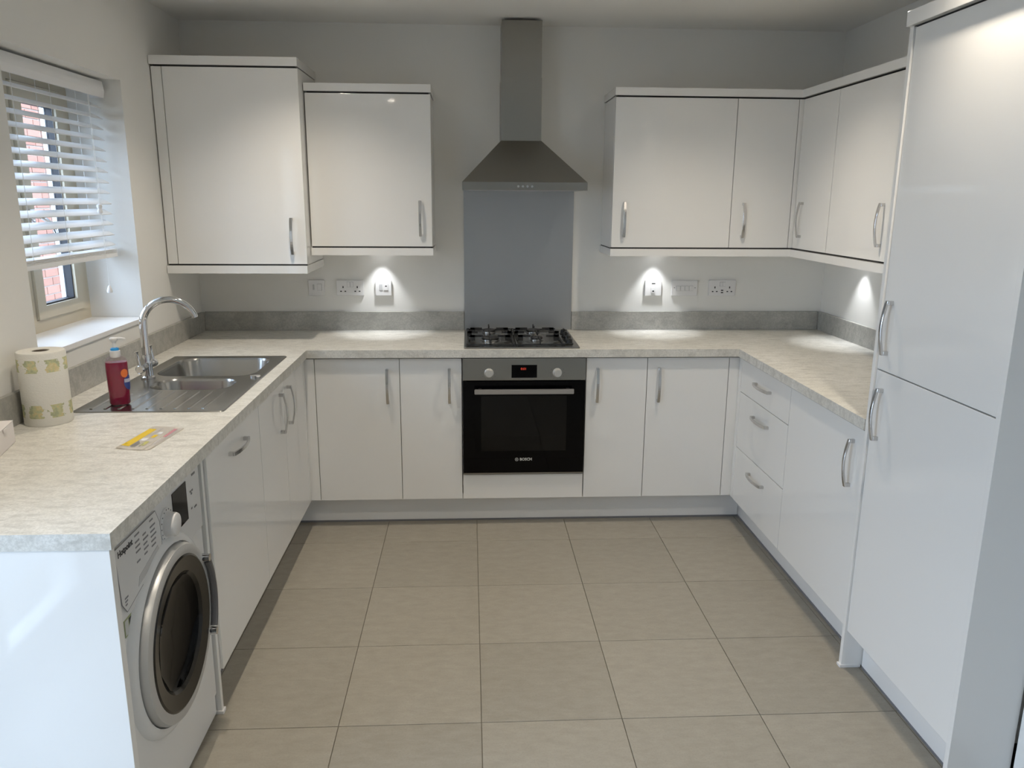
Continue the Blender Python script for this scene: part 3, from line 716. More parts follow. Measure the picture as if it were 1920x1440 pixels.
for gx0, gx1, ys in ((-0.272, -0.050, (-0.425, -0.195)), (-0.034, 0.192, (-0.425, -0.195))):
    bm = BM(); gy0, gy1 = -0.548, -0.085; th = 0.008; zt = ZP+0.034
    def bar(xa, ya, xb, yb, z0=zt-0.010, z1=zt, w_=th):
        if abs(xa-xb) > abs(ya-yb): box(bm, min(xa,xb), max(xa,xb), ya-w_/2, ya+w_/2, z0, z1)
        else: box(bm, xa-w_/2, xa+w_/2, min(ya,yb), max(ya,yb), z0, z1)
    # low outer frame
    bar(gx0, gy0, gx1, gy0, ZP+0.002, ZP+0.010); bar(gx0, gy1, gx1, gy1, ZP+0.002, ZP+0.010); bar(gx0, gy0, gx0, gy1, ZP+0.002, ZP+0.010); bar(gx1, gy0, gx1, gy1, ZP+0.002, ZP+0.010)
    gm = (gx0+gx1)/2
    for yy in ys:
        for s, xe in ((1, gx0), (-1, gx1)):       # side fingers standing on short uprights
            xa = xe + s*0.012; bar(xa, yy, xa + s*0.062, yy); box(bm, min(xa, xa+s*0.024), max(xa, xa+s*0.024), yy-th/2, yy+th/2, ZP+0.006, zt)
            box(bm, min(xe, xa), max(xe, xa), yy-th/2, yy+th/2, ZP+0.002, ZP+0.010)
    for ya, yb in ((gy0, ys[0]-0.040), (ys[0]+0.046, ys[1]-0.046), (ys[1]+0.040, gy1)):
        bar(gm, ya, gm, yb, zt-0.010, zt, 0.006)
    for ye in (gy0, gy1): box(bm, gm-0.003, gm+0.003, ye-0.004, ye+0.004, ZP+0.004, zt)
    for xx in (gx0, gx1):
        for yy in (gy0, gy1): box(bm, xx-0.007, xx+0.007, yy-0.007, yy+0.007, ZP, ZP+0.012)
    bar(gx0, -0.31, gx0+0.05, -0.31); bar(gx1-0.05, -0.31, gx1, -0.31); box(bm, gx0-0.004, gx0+0.02, -0.314, -0.306, ZP+0.004, zt); box(bm, gx1-0.02, gx1+0.004, -0.314, -0.306, ZP+0.004, zt)
    obj('pan_support', bm, 'cast', t)
for kx, ky in ((0.233, -0.20), (0.231, -0.30), (0.229, -0.40), (0.226, -0.495)):
    bm = BM(); lathe(bm, (kx, ky, ZP), (0,0,1), [(0.021,0), (0.021,0.004), (0.0175,0.006), (0.016,0.022), (0.014,0.024)], 24, True, True); box(bm, kx-0.004, kx+0.004, ky-0.017, ky+0.017, ZP+0.02, ZP+0.029)
    obj('knob', bm, 'black', t, True)

# ------------------------------------------------------------------ sink
ZS = WT1
t = thing('sink', (-1.34, -1.22, ZS), 'stainless steel one and a half bowl sink with ribbed drainer', 'sink')
sx0, sx1, sy0, sy1 = -1.588, -1.088, -1.702, -0.746
b1 = rrect(-1.530, -1.135, -1.165, -0.800, 0.075, 7)
b2 = rrect(-1.470, -1.165, -1.400, -1.212, 0.075, 7)
def holed_plate(bm, outer, holes, z):
    """flat plate with holes, filled by triangulation"""
    es = []; rings = []
    for loop in [outer]+holes:
        vs = [bm.verts.new((x, y, z)) for x, y in loop]; rings.append(vs)
        es += [bm.edges.new((vs[i], vs[(i+1) % len(vs)])) for i in range(len(vs))]
    bmesh.ops.triangle_fill(bm, use_beauty=True, use_dissolve=False, edges=es)
    return rings
def shrink(poly, d):
    cx_ = sum(p[0] for p in poly)/len(poly); cy_ = sum(p[1] for p in poly)/len(poly)
    hx_ = max(abs(p[0]-cx_) for p in poly); hy_ = max(abs(p[1]-cy_) for p in poly)
    return [(cx_+(p[0]-cx_)*(hx_-d)/hx_, cy_+(p[1]-cy_)*(hy_-d)/hy_) for p in poly]
outer = rrect(sx0, sx1, sy0, sy1, 0.012, 4)
bm = BM()
inn = rrect(sx0+0.009, sx1-0.009, sy0+0.009, sy1-0.009, 0.010, 4)
rg = holed_plate(bm, inn, [b1, b2], ZS+0.0045)
lo = [bm.verts.new((x, y, ZS+0.0005)) for x, y in outer]; mi = [bm.verts.new((x, y, ZS+0.0040)) for x, y in rrect(sx0+0.003, sx1-0.003, sy0+0.003, sy1-0.003, 0.011, 4)]
ring_faces(bm, lo, mi); ring_faces(bm, mi, rg[0])
obj('rim_plate', bm, 'sink', t, True)
def bowl(poly, rg_z, depth, name):
    bm = BM(); prev = [bm.verts.new((x, y, rg_z)) for x, y in poly]
    for d, z in ((0.002, rg_z-0.004), (0.005, rg_z-0.010), (0.016, rg_z-depth+0.03), (0.026, rg_z-depth+0.008), (0.045, rg_z-depth)):
        cur = [bm.verts.new((x, y, z)) for x, y in shrink(poly, d)]; ring_faces(bm, prev, cur); prev = cur
    bm.faces.new(prev)
    for f in bm.faces: f.normal_update()
    o = obj(name, bm, 'sink', t, True)
    o.data.flip_normals()
    return o
bowl(b1, ZS+0.0045, 0.160, 'main_bowl'); bowl(b2, ZS+0.0045, 0.12, 'half_bowl')
for k in range(9):
    xx = -1.535 + 0.046*k
    bm = BM(); prism(bm, [(xx-0.006, ZS+0.0044), (xx-0.003, ZS+0.0072), (xx+0.003, ZS+0.0072), (xx+0.006, ZS+0.0044)], 'Y', -1.672, -1.425 if k > 1 else -1.46); obj('drainer_rib', bm, 'sink', t)
bm = BM(); lathe(bm, (-1.117, -1.185, ZS+0.0045), (0,0,1), [(0.020,0), (0.020,0.007), (0.017,0.009)], 24, True, True); obj('waste_control', bm, 'chrome', t, True)
for c_, zz in (((-1.33, -0.985), ZS+0.0045-0.1595), ((-1.318, -1.306), ZS+0.0045-0.1195)):
    bm = BM(); lathe(bm, (*c_, zz), (0,0,1), [(0.038,0), (0.036,0.002), (0.012,0.0015)], 24, False, True); obj('waste', bm, 'chrome', t, True)

# ------------------------------------------------------------------ tap
tx, ty = -1.530, -1.196; tz = ZS+0.005
t = thing('mixer_tap', (tx, ty, tz), 'chrome swan-neck mixer tap with two levers', 'tap')
bm = BM(); lathe(bm, (tx, ty, tz), (0,0,1), [(0.027,0), (0.027,0.006), (0.021,0.010), (0.020,0.055), (0.0215,0.075), (0.017,0.090), (0.0165,0.094)], 28, True, True); obj('body', bm, 'chrome', t, True)
pts = [(tx, ty, tz+0.09), (tx, ty, tz+0.21)]; R_ = 0.098; dx_, dy_ = 0.98, 0.19
for k in range(1, 22):
    a = math.radians(165*k/21); u_ = R_*(1-math.cos(a)); pts.append((tx+u_*dx_, ty+u_*dy_, tz+0.21+R_*1.0*math.sin(a)))
bm = BM(); tube(bm, pts, [0.0145]*2+[0.0145-0.0025*k/20 for k in range(21)], 16); obj('spout', bm, 'chrome', t, True)
bm = BM(); cyl(bm, (tx, ty-0.055, tz+0.048), (tx, ty+0.055, tz+0.048), 0.0135, None, 20); obj('cross_bar', bm, 'chrome', t, True)
for s in (-1, 1):
    yy = ty+s*0.058
    bm = BM(); lathe(bm, (tx, yy-s*0.006, tz+0.048), (0,s,0), [(0.015,0), (0.017,0.003), (0.017,0.018), (0.013,0.022)], 20, True, True); v_ = obj('valve', bm, 'chrome', t, True)
    bm = BM(); tube(bm, [(tx, yy+s*0.006, tz+0.052), (tx-0.004, yy+s*0.008, tz+0.085), (tx-0.007, yy+s*0.009, tz+0.112), (tx-0.008, yy+s*0.009, tz+0.118)], [0.0075, 0.0065, 0.0052, 0.0085], 12); obj('lever', bm, 'chrome', v_, True)

# ------------------------------------------------------------------ soap bottle
bx_, by_, bz = -1.462, -1.612, ZS+0.0075
t = thing('soap_bottle', (bx_, by_, bz), 'pink liquid soap pump bottle standing on the sink drainer', 'soap bottle')
def oval(bm, prof, sx=1.0, sy=0.62, n=32, c0=True, c1=True, ang=0.35):
    prev = None
    for r, h in prof:
        ring = []
        for k in range(n):
            a = 2*PI*k/n; ex, ey = r*sx*math.cos(a), r*sy*math.sin(a)
            if r > 0.02: ex *= 1+0.05*math.sin(2*a)**2; ey *= 1+0.14*math.sin(2*a)**2
            ring.append(bm.verts.new((bx_+ex*math.cos(ang)-ey*math.sin(ang), by_+ex*math.sin(ang)+ey*math.cos(ang), bz+h)))
        if prev: ring_faces(bm, prev, ring)
        elif c0: bm.faces.new(ring[::-1])
        prev = ring
    if c1: bm.faces.new(prev)
bm = BM(); oval(bm, [(0.029,0.001), (0.032,0.006), (0.0325,0.05), (0.034,0.10), (0.0345,0.140), (0.0335,0.1475)]); obj('liquid', bm, 'soap', t, True)
bm = BM(); oval(bm, [(0.030,0), (0.033,0.006), (0.0335,0.05), (0.035,0.10), (0.0355,0.145), (0.031,0.160), (0.020,0.168), (0.0145,0.170)]); obj('bottle_shell', bm, 'bottle', t, True)
bm = BM(); lathe(bm, (bx_, by_, bz), (0,0,1), [(0.0155,0.164), (0.0165,0.166), (0.0165,0.186), (0.013,0.188)], 28, True, True); obj('collar', bm, 'plastic', t, True)
M['blue'] = mat('blue_plastic', (0.03, 0.33, 0.75), 0.35)
bm = BM(); lathe(bm, (bx_, by_, bz), (0,0,1), [(0.0135,0.187), (0.0135,0.194), (0.008,0.197)], 24, True, True); obj('blue_ring', bm, 'blue', t, True, 'bright blue ring')
bm = BM(); lathe(bm, (bx_, by_, bz), (0,0,1), [(0.006,0.195), (0.006,0.214), (0.0125,0.222), (0.0135,0.228), (0.011,0.231)], 24, True, True); tube(bm, [(bx_, by_, bz+0.227), (bx_+0.018, by_+0.010, bz+0.227), (bx_+0.031, by_+0.016, bz+0.2235)], [0.0055, 0.0045, 0.0035], 10)
obj('pump', bm, 'plastic', t, True)
# printed front label patches
def patch(name, ang0, ang1, h0, h1, material, rr=0.0362, rnd=True):
    bm = BM(); n = 10; mrows = 10; g_ = []
    for j in range(mrows+1):
        v_ = j/mrows; row = []
        half = math.sqrt(max(0.0, 1-(2*v_-1)**2)) if rnd else 1
        for i in range(n+1):
            a = (ang0+ang1)/2 + (ang1-ang0)/2*(2*i/n-1)*max(half, 0.05)
            ex, ey = rr*math.cos(a)*(1+0.05*math.sin(2*a)**2), rr*0.62*math.sin(a)*(1+0.14*math.sin(2*a)**2)
            row.append(bm.verts.new((bx_+ex*math.cos(0.35)-ey*math.sin(0.35), by_+ex*math.sin(0.35)+ey*math.cos(0.35), bz+h0+(h1-h0)*v_)))
        g_.append(row)
    for j in range(mrows):
        for i in range(n): bm.faces.new((g_[j][i], g_[j][i+1], g_[j+1][i+1], g_[j+1][i]))
    return obj(name, bm, material, t, True)
M['lab_blue'] = mat('label_blue', (0.03, 0.05, 0.22), 0.4); M['lab_orange'] = mat('label_orange', (0.75, 0.17, 0.03), 0.4); M['lab_pale'] = mat('label_pale', (0.45, 0.45, 0.55), 0.4)
patch('label_print', -1.05, 0.1, 0.050, 0.105, 'lab_blue'); patch('label_flame', -1.25, -0.55, 0.095, 0.125, 'lab_orange', 0.0364); patch('label_band', -1.0, 0.0, 0.078, 0.090, 'lab_pale', 0.0366, False)

# ------------------------------------------------------------------ kitchen roll
rx, ry, rz_ = -1.606, -1.800, WT1+0.0005
m = mat('kitchen_roll_paper', (0.70, 0.68, 0.62), 0.9, spec=0.1)
tc = nd(m, 'ShaderNodeTexCoord'); sp = nd(m, 'ShaderNodeSeparateXYZ'); lk(m, tc.outputs['Object'], sp.inputs[0])
def band(z0, z1):
    a = nd(m, 'ShaderNodeMath', operation='GREATER_THAN'); lk(m, sp.outputs['Z'], a.inputs[0]); a.inputs[1].default_value = z0
    b = nd(m, 'ShaderNodeMath', operation='LESS_THAN'); lk(m, sp.outputs['Z'], b.inputs[0]); b.inputs[1].default_value = z1
    c = nd(m, 'ShaderNodeMath', operation='MULTIPLY'); lk(m, a.outputs[0], c.inputs[0]); lk(m, b.outputs[0], c.inputs[1]); return c.outputs[0]
ad = nd(m, 'ShaderNodeMath', operation='ADD'); lk(m, band(0.026, 0.068), ad.inputs[0]); lk(m, band(0.170, 0.210), ad.inputs[1])
at2 = nd(m, 'ShaderNodeMath', operation='ARCTAN2'); lk(m, sp.outputs['Y'], at2.inputs[0]); lk(m, sp.outputs['X'], at2.inputs[1])
sn = nd(m, 'ShaderNodeMath', operation='MULTIPLY'); lk(m, at2.outputs[0], sn.inputs[0]); sn.inputs[1].default_value = 7.0
s2_ = nd(m, 'ShaderNodeMath', operation='SINE'); lk(m, sn.outputs[0], s2_.inputs[0])
g1 = nd(m, 'ShaderNodeMath', operation='GREATER_THAN'); g1.inputs[1].default_value = -0.25
nz = noise(m, tc.outputs['Object'], 70, 2); ns = nd(m, 'ShaderNodeMath', operation='MULTIPLY_ADD'); lk(m, nz.outputs['Fac'], ns.inputs[0]); ns.inputs[1].default_value = 4.0; ns.inputs[2].default_value = -2.0
a3_ = nd(m, 'ShaderNodeMath', operation='ADD'); lk(m, s2_.outputs[0], a3_.inputs[0]); lk(m, ns.outputs[0], a3_.inputs[1]); lk(m, a3_.outputs[0], g1.inputs[0])
mk = nd(m, 'ShaderNodeMath', operation='MULTIPLY'); lk(m, ad.outputs[0], mk.inputs[0]); lk(m, g1.outputs[0], mk.inputs[1])
n3 = noise(m, tc.outputs['Object'], 45, 2)
fl = ramp(m, n3.outputs['Fac'], [(0.40, (0.22, 0.26, 0.08)), (0.52, (0.42, 0.43, 0.14)), (0.60, (0.55, 0.42, 0.10)), (0.70, (0.60, 0.52, 0.22))])
mm_ = nd(m, 'ShaderNodeMath', operation='MULTIPLY'); lk(m, mk.outputs[0], mm_.inputs[0]); mm_.inputs[1].default_value = 0.65
lk(m, mixc(m, mm_.outputs[0], (0.70, 0.68, 0.62), fl.outputs['Color']), bsdf(m).inputs['Base Color'])
n4 = noise(m, scaled(m, tc.outputs['Object'], (60, 60, 160)), 2.0, 3); bump(m, n4.outputs['Fac'], 0.5, 0.002)
M['roll'] = m
t = thing('kitchen_roll', (rx, ry, rz_), 'kitchen paper roll with yellow green flower print beside the sink', 'paper roll')
bm = BM(); lathe(bm, (rx, ry, rz_), (0,0,1), [(0.024,0), (0.0685,0.0), (0.0695,0.004), (0.069,0.10), (0.0695,0.226), (0.067,0.230), (0.026,0.231), (0.0245,0.228), (0.024,0)], 56); obj('paper', bm, 'roll', t, True, origin=(rx, ry, rz_))
M['tube'] = mat('cardboard', (0.16, 0.13, 0.10), 0.9)
bm = BM(); lathe(bm, (rx, ry, rz_), (0,0,1), [(0.0238,0.001), (0.0238,0.229), (0.0215,0.229), (0.0215,0.001)], 32); obj('core', bm, 'tube', t, True)

# ------------------------------------------------------------------ white box
t = thing('cardboard_box', (-1.635, -2.11, WT1), 'small white cardboard box cut off by the left edge', 'box')
def rotbox(bm, c, ang, hx_, hy_, z0, z1):
    vs = box(bm, -hx_, hx_, -hy_, hy_, z0, z1)
    for v in vs:
        x, y = v.co.x, v.co.y; v.co.x = c[0]+x*math.cos(ang)-y*math.sin(ang); v.co.y = c[1]+x*math.sin(ang)+y*math.cos(ang)
ba = math.radians(14)
bm = BM(); rotbox(bm, (-1.612, -2.110), ba, 0.041, 0.084, WT1+0.0005, WT1+0.0635); bmesh.ops.bevel(bm, geom=bm.edges[:], offset=0.001, segments=1, affect='EDGES'); obj('carton', bm, 'paper', t)
bm = BM(); rotbox(bm, (-1.612, -2.110), ba, 0.0415, 0.0845, WT1+0.0637, WT1+0.0655); obj('lid_flap', bm, 'paper', t)
bm = BM(); rotbox(bm, (-1.5710, -2.112), ba, 0.0006, 0.0835, WT1+0.0622, WT1+0.0638); obj('lid_gap', bm, 'hole', t)
bm = BM(); rotbox(bm, (-1.5693, -2.100), ba, 0.0015, 0.013, WT1+0.053, WT1+0.0635); obj('tuck_tab', bm, 'paper', t)

# ------------------------------------------------------------------ leaflets
def leaflet(corners, z, label, name, prints, thick=0.0008):
    t = thing(name, (sum(c[0] for c in corners)/4, sum(c[1] for c in corners)/4, z), label, 'leaflet')
    A, B, C_, D = [Vector((*c, 0)) for c in corners]
    def P(u, v): return A*(1-u)*(1-v)+B*u*(1-v)+C_*u*v+D*(1-u)*v
    N = 10; bm = BM(); gt = []
    def hz(u, v): return z + 0.0012 + 0.003*max(0, 0.25-v)*4*(0.5+0.5*math.sin(9*u)) + 0.002*(u-0.5)**2
    for j in range(N+1):
        gt.append([bm.verts.new(P(i/N, j/N)+Vector((0, 0, hz(i/N, j/N)))) for i in range(N+1)])
    for j in range(N):
        for i in range(N): bm.faces.new((gt[j][i], gt[j][i+1], gt[j+1][i+1], gt[j+1][i]))
    bmesh.ops.solidify(bm, geom=bm.faces[:], thickness=thick)
    obj('sheet', bm, 'leaf', t, True)
    for k, (u0, u1, v0, v1, mt) in enumerate(prints):
        bm = BM(); n2 = 5; g2 = []
        for j in range(n2+1):
            row = []
            for i in range(n2+1):
                u, v = u0+(u1-u0)*i/n2, v0+(v1-v0)*j/n2; row.append(bm.verts.new(P(u, v)+Vector((0, 0, hz(u, v)+0.0007))))
            g2.append(row)
        for j in range(n2):
            for i in range(n2): bm.faces.new((g2[j][i], g2[j][i+1], g2[j+1][i+1], g2[j+1][i]))
        obj('print_block', bm, mt, t)
M['leaf'] = mat('leaflet_paper', (0.86, 0.82, 0.76), 0.5); M['yellow'] = mat('yellow_print', (0.72, 0.50, 0.01), 0.5); M['olive'] = mat('olive_print', (0.40, 0.30, 0.02), 0.5)
M['pinkp'] = mat('pink_print', (0.50, 0.22, 0.25), 0.5); M['palep'] = mat('pale_grey_print', (0.58, 0.56, 0.56), 0.5); M['palew'] = mat('bluish_print', (0.78, 0.79, 0.82), 0.5); M['pgreen'] = mat('green_print', (0.55, 0.52, 0.16), 0.5)
pr_ = [(0.05, 0.36, 0.10, 0.86, 'yellow')]
for k in range(5): pr_.append((0.12+0.0*k, 0.17, 0.16+0.13*k, 0.24+0.13*k, 'olive'))
for k in range(4): pr_.append((0.22, 0.26, 0.20+0.14*k, 0.29+0.14*k, 'olive'))
for k in range(7): pr_.append((0.40+0.028*k, 0.413+0.028*k, 0.10, 0.34 - 0.015*k, 'print_grey'))
pr_ += [(0.38, 0.62, 0.36, 0.46, 'palew'), (0.66, 0.82, 0.16, 0.34, 'pgreen'), (0.68, 0.74, 0.12, 0.30, 'print_grey'), (0.48, 0.52, 0.55, 0.9, 'palep'), (0.55, 0.58, 0.52, 0.92, 'palep'), (0.62, 0.78, 0.50, 0.62, 'yellow'), (0.66, 0.84, 0.66, 0.74, 'palew')]
leaflet([(-1.276, -2.096), (-1.190, -2.120), (-1.182, -1.883), (-1.254, -1.868)], WT1, 'yellow and white printed leaflet lying on the worktop', 'leaflet', pr_)
pr2 = [(0.10, 0.5, 0.55, 0.92, 'pinkp'), (0.12, 0.3, 0.2, 0.5, 'palep'), (0.55, 0.6, 0.2, 0.9, 'palep'), (0.68, 0.72, 0.15, 0.85, 'palep'), (0.80, 0.83, 0.3, 0.9, 'palep')]
leaflet([(-1.1885, -2.118), (-1.172, -2.112), (-1.150, -1.893), (-1.1805, -1.884)], WT1, 'narrow white leaflet strip right of the yellow leaflet', 'leaflet', pr2)

# ------------------------------------------------------------------ washing machine
XM = -1.068
t = thing('washing_machine', (-1.37, -2.355, 0), 'white front-loading washing machine with dark porthole door', 'washing machine')
WMY0, WMY1 = -2.656, -2.054
obj('body', bbox(-1.64, XM-0.012, WMY0, WMY1, 0.012, 0.856, 0.004), 'wm_white', t)
CY, CZ = -2.357, 0.478
# front skin with round recess
bm = BM()
outer = [(y, z) for y, z in rrect(WMY0, WMY1, 0.085, 0.655, 0.006, 3)]
hole = [(CY+0.243*math.cos(2*PI*k/64), CZ+0.243*math.sin(2*PI*k/64)) for k in range(64)]
hole = [(y, min(z, 0.653)) for y, z in hole]
fz = 0.655
obj('kick_panel', bbox(XM-0.012, XM-0.004, WMY0+0.002, WMY1-0.002, 0.014, 0.080, 0.003), 'wm_white', t)
bm = BM(); es = []
hole = [(CY+0.236*math.cos(2*PI*k/64), CZ+0.236*math.sin(2*PI*k/64)) for k in range(64)]
outer = rrect(WMY0, WMY1, 0.083, 0.852, 0.006, 3)
vo = [bm.verts.new((XM, y, z)) for y, z in outer]; vh = [bm.verts.new((XM, y, z)) for y, z in hole]
for L in (vo, vh): es += [bm.edges.new((L[i], L[(i+1) % len(L)])) for i in range(len(L))]
bmesh.ops.triangle_fill(bm, use_beauty=True, edges=es)
vb = [bm.verts.new((XM-0.012, y, z)) for y, z in outer]; vr = [bm.verts.new((XM-0.011, CY+(y-CY)*0.97, CZ+(z-CZ)*0.97)) for y, z in hole]
ring_faces(bm, vo, vb); ring_faces(bm, vh, vr)
obj('front_panel', bm, 'wm_white', t)
# raised collar round the porthole
bm = BM(); lathe(bm, (XM, CY, CZ), (1,0,0), [(0.268,0.0), (0.262,0.010), (0.250,0.017), (0.240,0.018), (0.238,0.004)], 72); obj('porthole_collar', bm, 'wm_white', t, True)
dr = thing('porthole_door', (XM, CY, CZ), None, None); dr.parent = t; dr.location = WO[dr]-WO[t]
bm = BM(); lathe(bm, (XM, CY, CZ), (1,0,0), [(0.234,0.004), (0.236,0.024), (0.231,0.036), (0.216,0.040), (0.205,0.038)], 72); obj('silver_ring', bm, 'silver', dr, True)
M['smoked'] = mat('smoked_trim', (0.016, 0.014, 0.011), 0.16, spec=0.3)
bm = BM(); lathe(bm, (XM, CY, CZ), (1,0,0), [(0.206,0.038), (0.200,0.041), (0.160,0.034), (0.152,0.026)], 72); obj('smoked_ring', bm, 'smoked', dr, True)
bm = BM(); lathe(bm, (XM, CY, CZ), (1,0,0), [(0.153,0.026), (0.148,0.020), (0.120,0.010), (0.06,0.004), (0.002,0.002)], 56, False, True); M['wm_glass'] = mat('dark_door_glass', (0.003, 0.003, 0.003), 0.06, spec=0.10); obj('glass_bowl', bm, 'wm_glass', dr, True)
bm = BM(); 
pts = [(XM+0.048, CY+0.224*math.cos(math.radians(a)), CZ+0.224*math.sin(math.radians(a))) for a in range(-26, 33, 3)]
tube(bm, pts, 0.010, 10); M['grip'] = mat('dark_grip', (0.10, 0.10, 0.105), 0.3)
hd = obj('door_handle', bm, 'grip', dr, True)
for a in (-30, 34):
    bm = BM(); p = Vector((XM+0.044, CY+0.224*math.cos(math.radians(a)), CZ+0.224*math.sin(math.radians(a))))
    cyl(bm, p-Vector((0.02, 0, 0)), p+Vector((0.014, 0, 0)), 0.013, 0.011, 14); obj('chrome_end', bm, 'chrome', hd, True)
# control fascia
fa = obj('control_panel', bbox(XM-0.002, XM+0.006, WMY0+0.004, WMY1-0.004, 0.655, 0.850, 0.003), 'wm_panel', t)
XP = XM+0.0065
bm = BM()
poly = [(-2.632, 0.838), (-2.395, 0.838), (-2.375, 0.80), (-2.372, 0.74), (-2.40, 0.715), (-2.60, 0.672), (-2.622, 0.70)]
prism(bm, poly, 'X', XP-0.001, XP+0.004); dw = obj('detergent_drawer', bm, 'wm_panel', fa)
bm = BM()
for i in range(len(poly)):
    a, b = poly[i], poly[(i+1) % len(poly)]; tube(bm, [(XP+0.0035, *a), (XP+0.0035, *b)], 0.0011, 5)
obj('drawer_seam', bm, 'print_grey', dw)
text('Hotpoint', 0.0215, 'print', (XP+0.0044, -2.618, 0.820), 'left', dw, 'brand_lettering', 'black brand lettering', 0.0005)
bm = BM()
for col, y0 in enumerate((-2.525, -2.480, -2.435)):
    for row in range(6):
        if random.random() < 0.1: continue
        ln = random.uniform(0.016, 0.036); z = 0.826 - 0.0125*row - (0.004 if row else 0)
        box(bm, XP+0.0040, XP+0.0045, y0, y0+ln, z-0.0022, z+0.0022)
tag(obj('programme_print', bm, 'print_grey', dw), kind='stuff')
bm = BM(); prism(bm, [(-2.52, 0.722), (-2.40, 0.748), (-2.388, 0.725), (-2.41, 0.722), (-2.53, 0.700)], 'X', XP+0.0035, XP+0.0046); obj('drawer_grip', bm, 'plastic_grey', dw)
bm = BM()
for k in range(3): box(bm, XP+0.0040, XP+0.0045, -2.606, -2.606+0.018-0.004*k, 0.705-0.008*k, 0.709-0.008*k)
tag(obj('small_print', bm, 'print_grey', dw), kind='stuff')
bm = BM(); lathe(bm, (XP, -2.325, 0.772), (1,0,0), [(0.045,0), (0.044,0.003), (0.036,0.004)], 36, False, True); obj('dial_ring', bm, 'wm_panel', fa, True)
bm = BM(); lathe(bm, (XP+0.003, -2.325, 0.772), (1,0,0), [(0.033,0), (0.032,0.020), (0.029,0.026), (0.022,0.028)], 36, True, True); kb = obj('dial', bm, 'plastic', fa, True)
bm = BM()
for k in range(16):
    a = 2*PI*k/16; box(bm, XP+0.0035, XP+0.0046, -2.325+0.040*math.cos(a)-0.0015, -2.325+0.040*math.cos(a)+0.0015, 0.772+0.040*math.sin(a)-0.0015, 0.772+0.040*math.sin(a)+0.0015)
tag(obj('dial_marks', bm, 'print_grey', kb), kind='stuff')
obj('display', bbox(XP-0.001, XP+0.0012, -2.272, -2.168, 0.722, 0.834), 'black_glass', fa)
bm = BM(); cyl(bm, (XP-0.001, -2.395, 0.815), (XP+0.003, -2.395, 0.815), 0.006, None, 14); obj('button', bm, 'plastic', fa, True)
bm = BM()
for y, z in ((-2.135, 0.79), (-2.128, 0.782), (-2.120, 0.79), (-2.135, 0.74), (-2.11, 0.735), (-2.10, 0.735)): box(bm, XP-0.0005, XP+0.0007, y-0.004, y+0.004, z-0.0025, z+0.0025)
tag(obj('button_marks', bm, 'print_grey', fa), kind='stuff')
bm = BM(); box(bm, XP-0.0005, XP+0.0007, -2.115, -2.090, 0.830, 0.836); obj('model_print', bm, 'print_grey', fa)
M['sticker'] = mat('green_sticker', (0.30, 0.33, 0.16), 0.5)
st = obj('energy_sticker', bbox(XM-0.001, XM+0.0012, -2.604, -2.556, 0.606, 0.650), 'sticker', t, label='small green sticker')
obj('sticker_patch', bbox(XM, XM+0.0018, -2.578, -2.560, 0.616, 0.644), 'print', st); obj('sticker_patch', bbox(XM, XM+0.0018, -2.601, -2.583, 0.610, 0.646), 'white_print', st)

# ------------------------------------------------------------------ sockets and switches on the back wall
def plate(x0, x1, z0, z1, label, cat, deep=0.011):
    t = thing(cat.replace(' ', '_'), ((x0+x1)/2, -0.005, z0), label, cat, 'white switches and sockets above the back worktop')
    f = obj('faceplate', bbox(x0, x1, -deep, -0.001, z0, z1, 0.0025), 'plastic', t)
    return t, f, -deep
def hole(f, y, x, z, w_, h_): return obj('pin_slot', bbox(x-w_/2, x+w_/2, y-0.0004, y+0.001, z-h_/2, z+h_/2), 'hole', f)
def rocker(f, y, x, z, w_, h_):
    r = obj('rocker', bbox(x-w_/2, x+w_/2, y-0.0035, y+0.001, z-h_/2, z+h_/2, 0.0012), 'plastic', f)
    bm = BM(); e = 0.0008
    for a in ((x-w_/2-e, x+w_/2+e, z-h_/2-e, z-h_/2), (x-w_/2-e, x+w_/2+e, z+h_/2, z+h_/2+e), (x-w_/2-e, x-w_/2, z-h_/2, z+h_/2), (x+w_/2, x+w_/2+e, z-h_/2, z+h_/2)): box(bm, a[0], a[1], y-0.0004, y+0.0005, a[2], a[3])
    obj('rocker_gap', bm, 'print_grey', r); return r
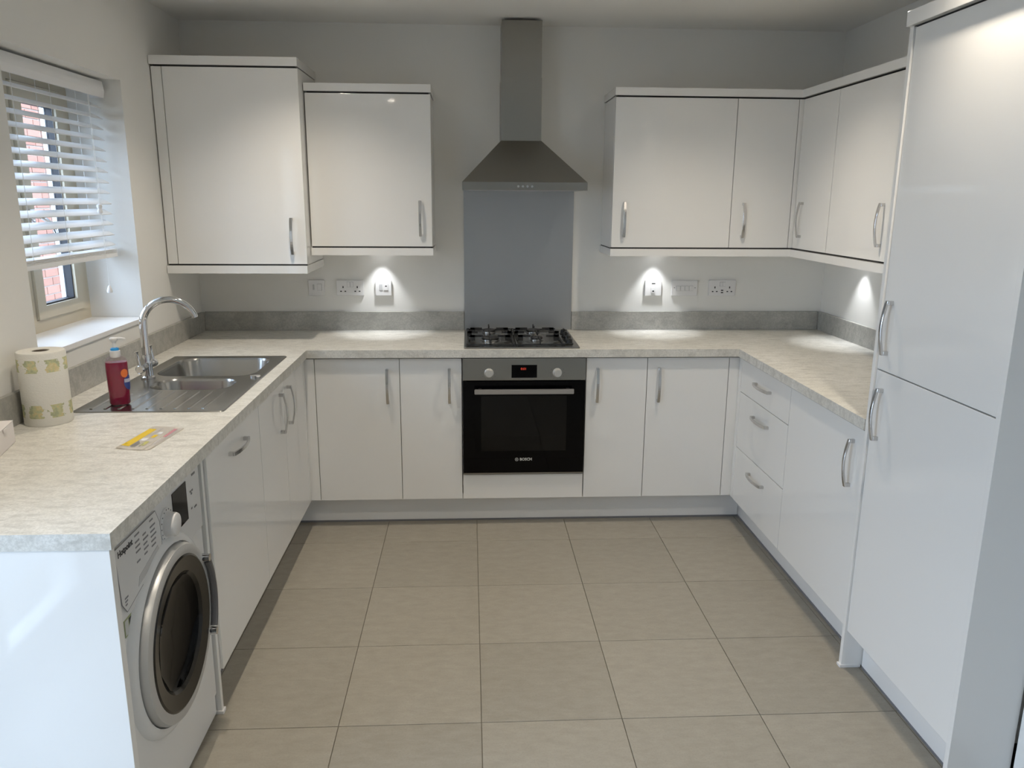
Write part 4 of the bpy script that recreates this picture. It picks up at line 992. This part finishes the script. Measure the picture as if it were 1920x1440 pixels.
def three_pin(f, y, x, z):
    hole(f, y, x, z+0.012, 0.0055, 0.011); hole(f, y, x-0.0115, z-0.0105, 0.009, 0.0055); hole(f, y, x+0.0115, z-0.0105, 0.009, 0.0055)
t, f, y = plate(-1.124, -1.040, 1.096, 1.180, 'single fused switch under the tall corner cabinet', 'wall switch', 0.013)
rocker(f, y, -1.066, 1.142, 0.022, 0.034); obj('fuse_holder', bbox(-1.103, -1.094, y-0.002, y+0.001, 1.128, 1.156, 0.001), 'plastic_grey', f)
t, f, y = plate(-0.977, -0.832, 1.096, 1.178, 'double socket left of the bright spotlight', 'socket')
three_pin(f, y, -0.942, 1.130); three_pin(f, y, -0.866, 1.130); rocker(f, y, -0.913, 1.156, 0.015, 0.026); rocker(f, y, -0.895, 1.156, 0.015, 0.026)
t, f, y = plate(-0.769, -0.683, 1.096, 1.180, 'brightly lit fused switch under the left spotlight', 'wall switch', 0.014)
rocker(f, y, -0.712, 1.142, 0.022, 0.032); obj('fuse_holder', bbox(-0.747, -0.730, y-0.002, y+0.001, 1.125, 1.158, 0.001), 'plastic_grey', f); hole(f, y-0.0036, -0.712, 1.148, 0.010, 0.006)
t, f, y = plate(0.699, 0.790, 1.096, 1.180, 'brightly lit cooker switch under the right spotlight', 'wall switch', 0.014)
rocker(f, y, 0.744, 1.127, 0.024, 0.030); hole(f, y, 0.745, 1.163, 0.020, 0.005); hole(f, y-0.0036, 0.744, 1.122, 0.010, 0.007)
t, f, y = plate(0.848, 0.990, 1.096, 1.180, 'four-gang appliance switch plate right of the hob', 'wall switch', 0.013)
for k in range(4): rocker(f, y, 0.883+0.024*k, 1.137, 0.020, 0.026)
hole(f, y, 0.862, 1.140, 0.004, 0.004); hole(f, y, 0.977, 1.140, 0.004, 0.004)
t, f, y = plate(1.055, 1.205, 1.096, 1.182, 'double socket with usb ports near the right corner', 'socket')
three_pin(f, y, 1.089, 1.130); three_pin(f, y, 1.171, 1.130); rocker(f, y, 1.123, 1.160, 0.015, 0.022); rocker(f, y, 1.139, 1.160, 0.015, 0.022)
for zz in (1.114, 1.126): hole(f, y, 1.130, zz, 0.013, 0.006)
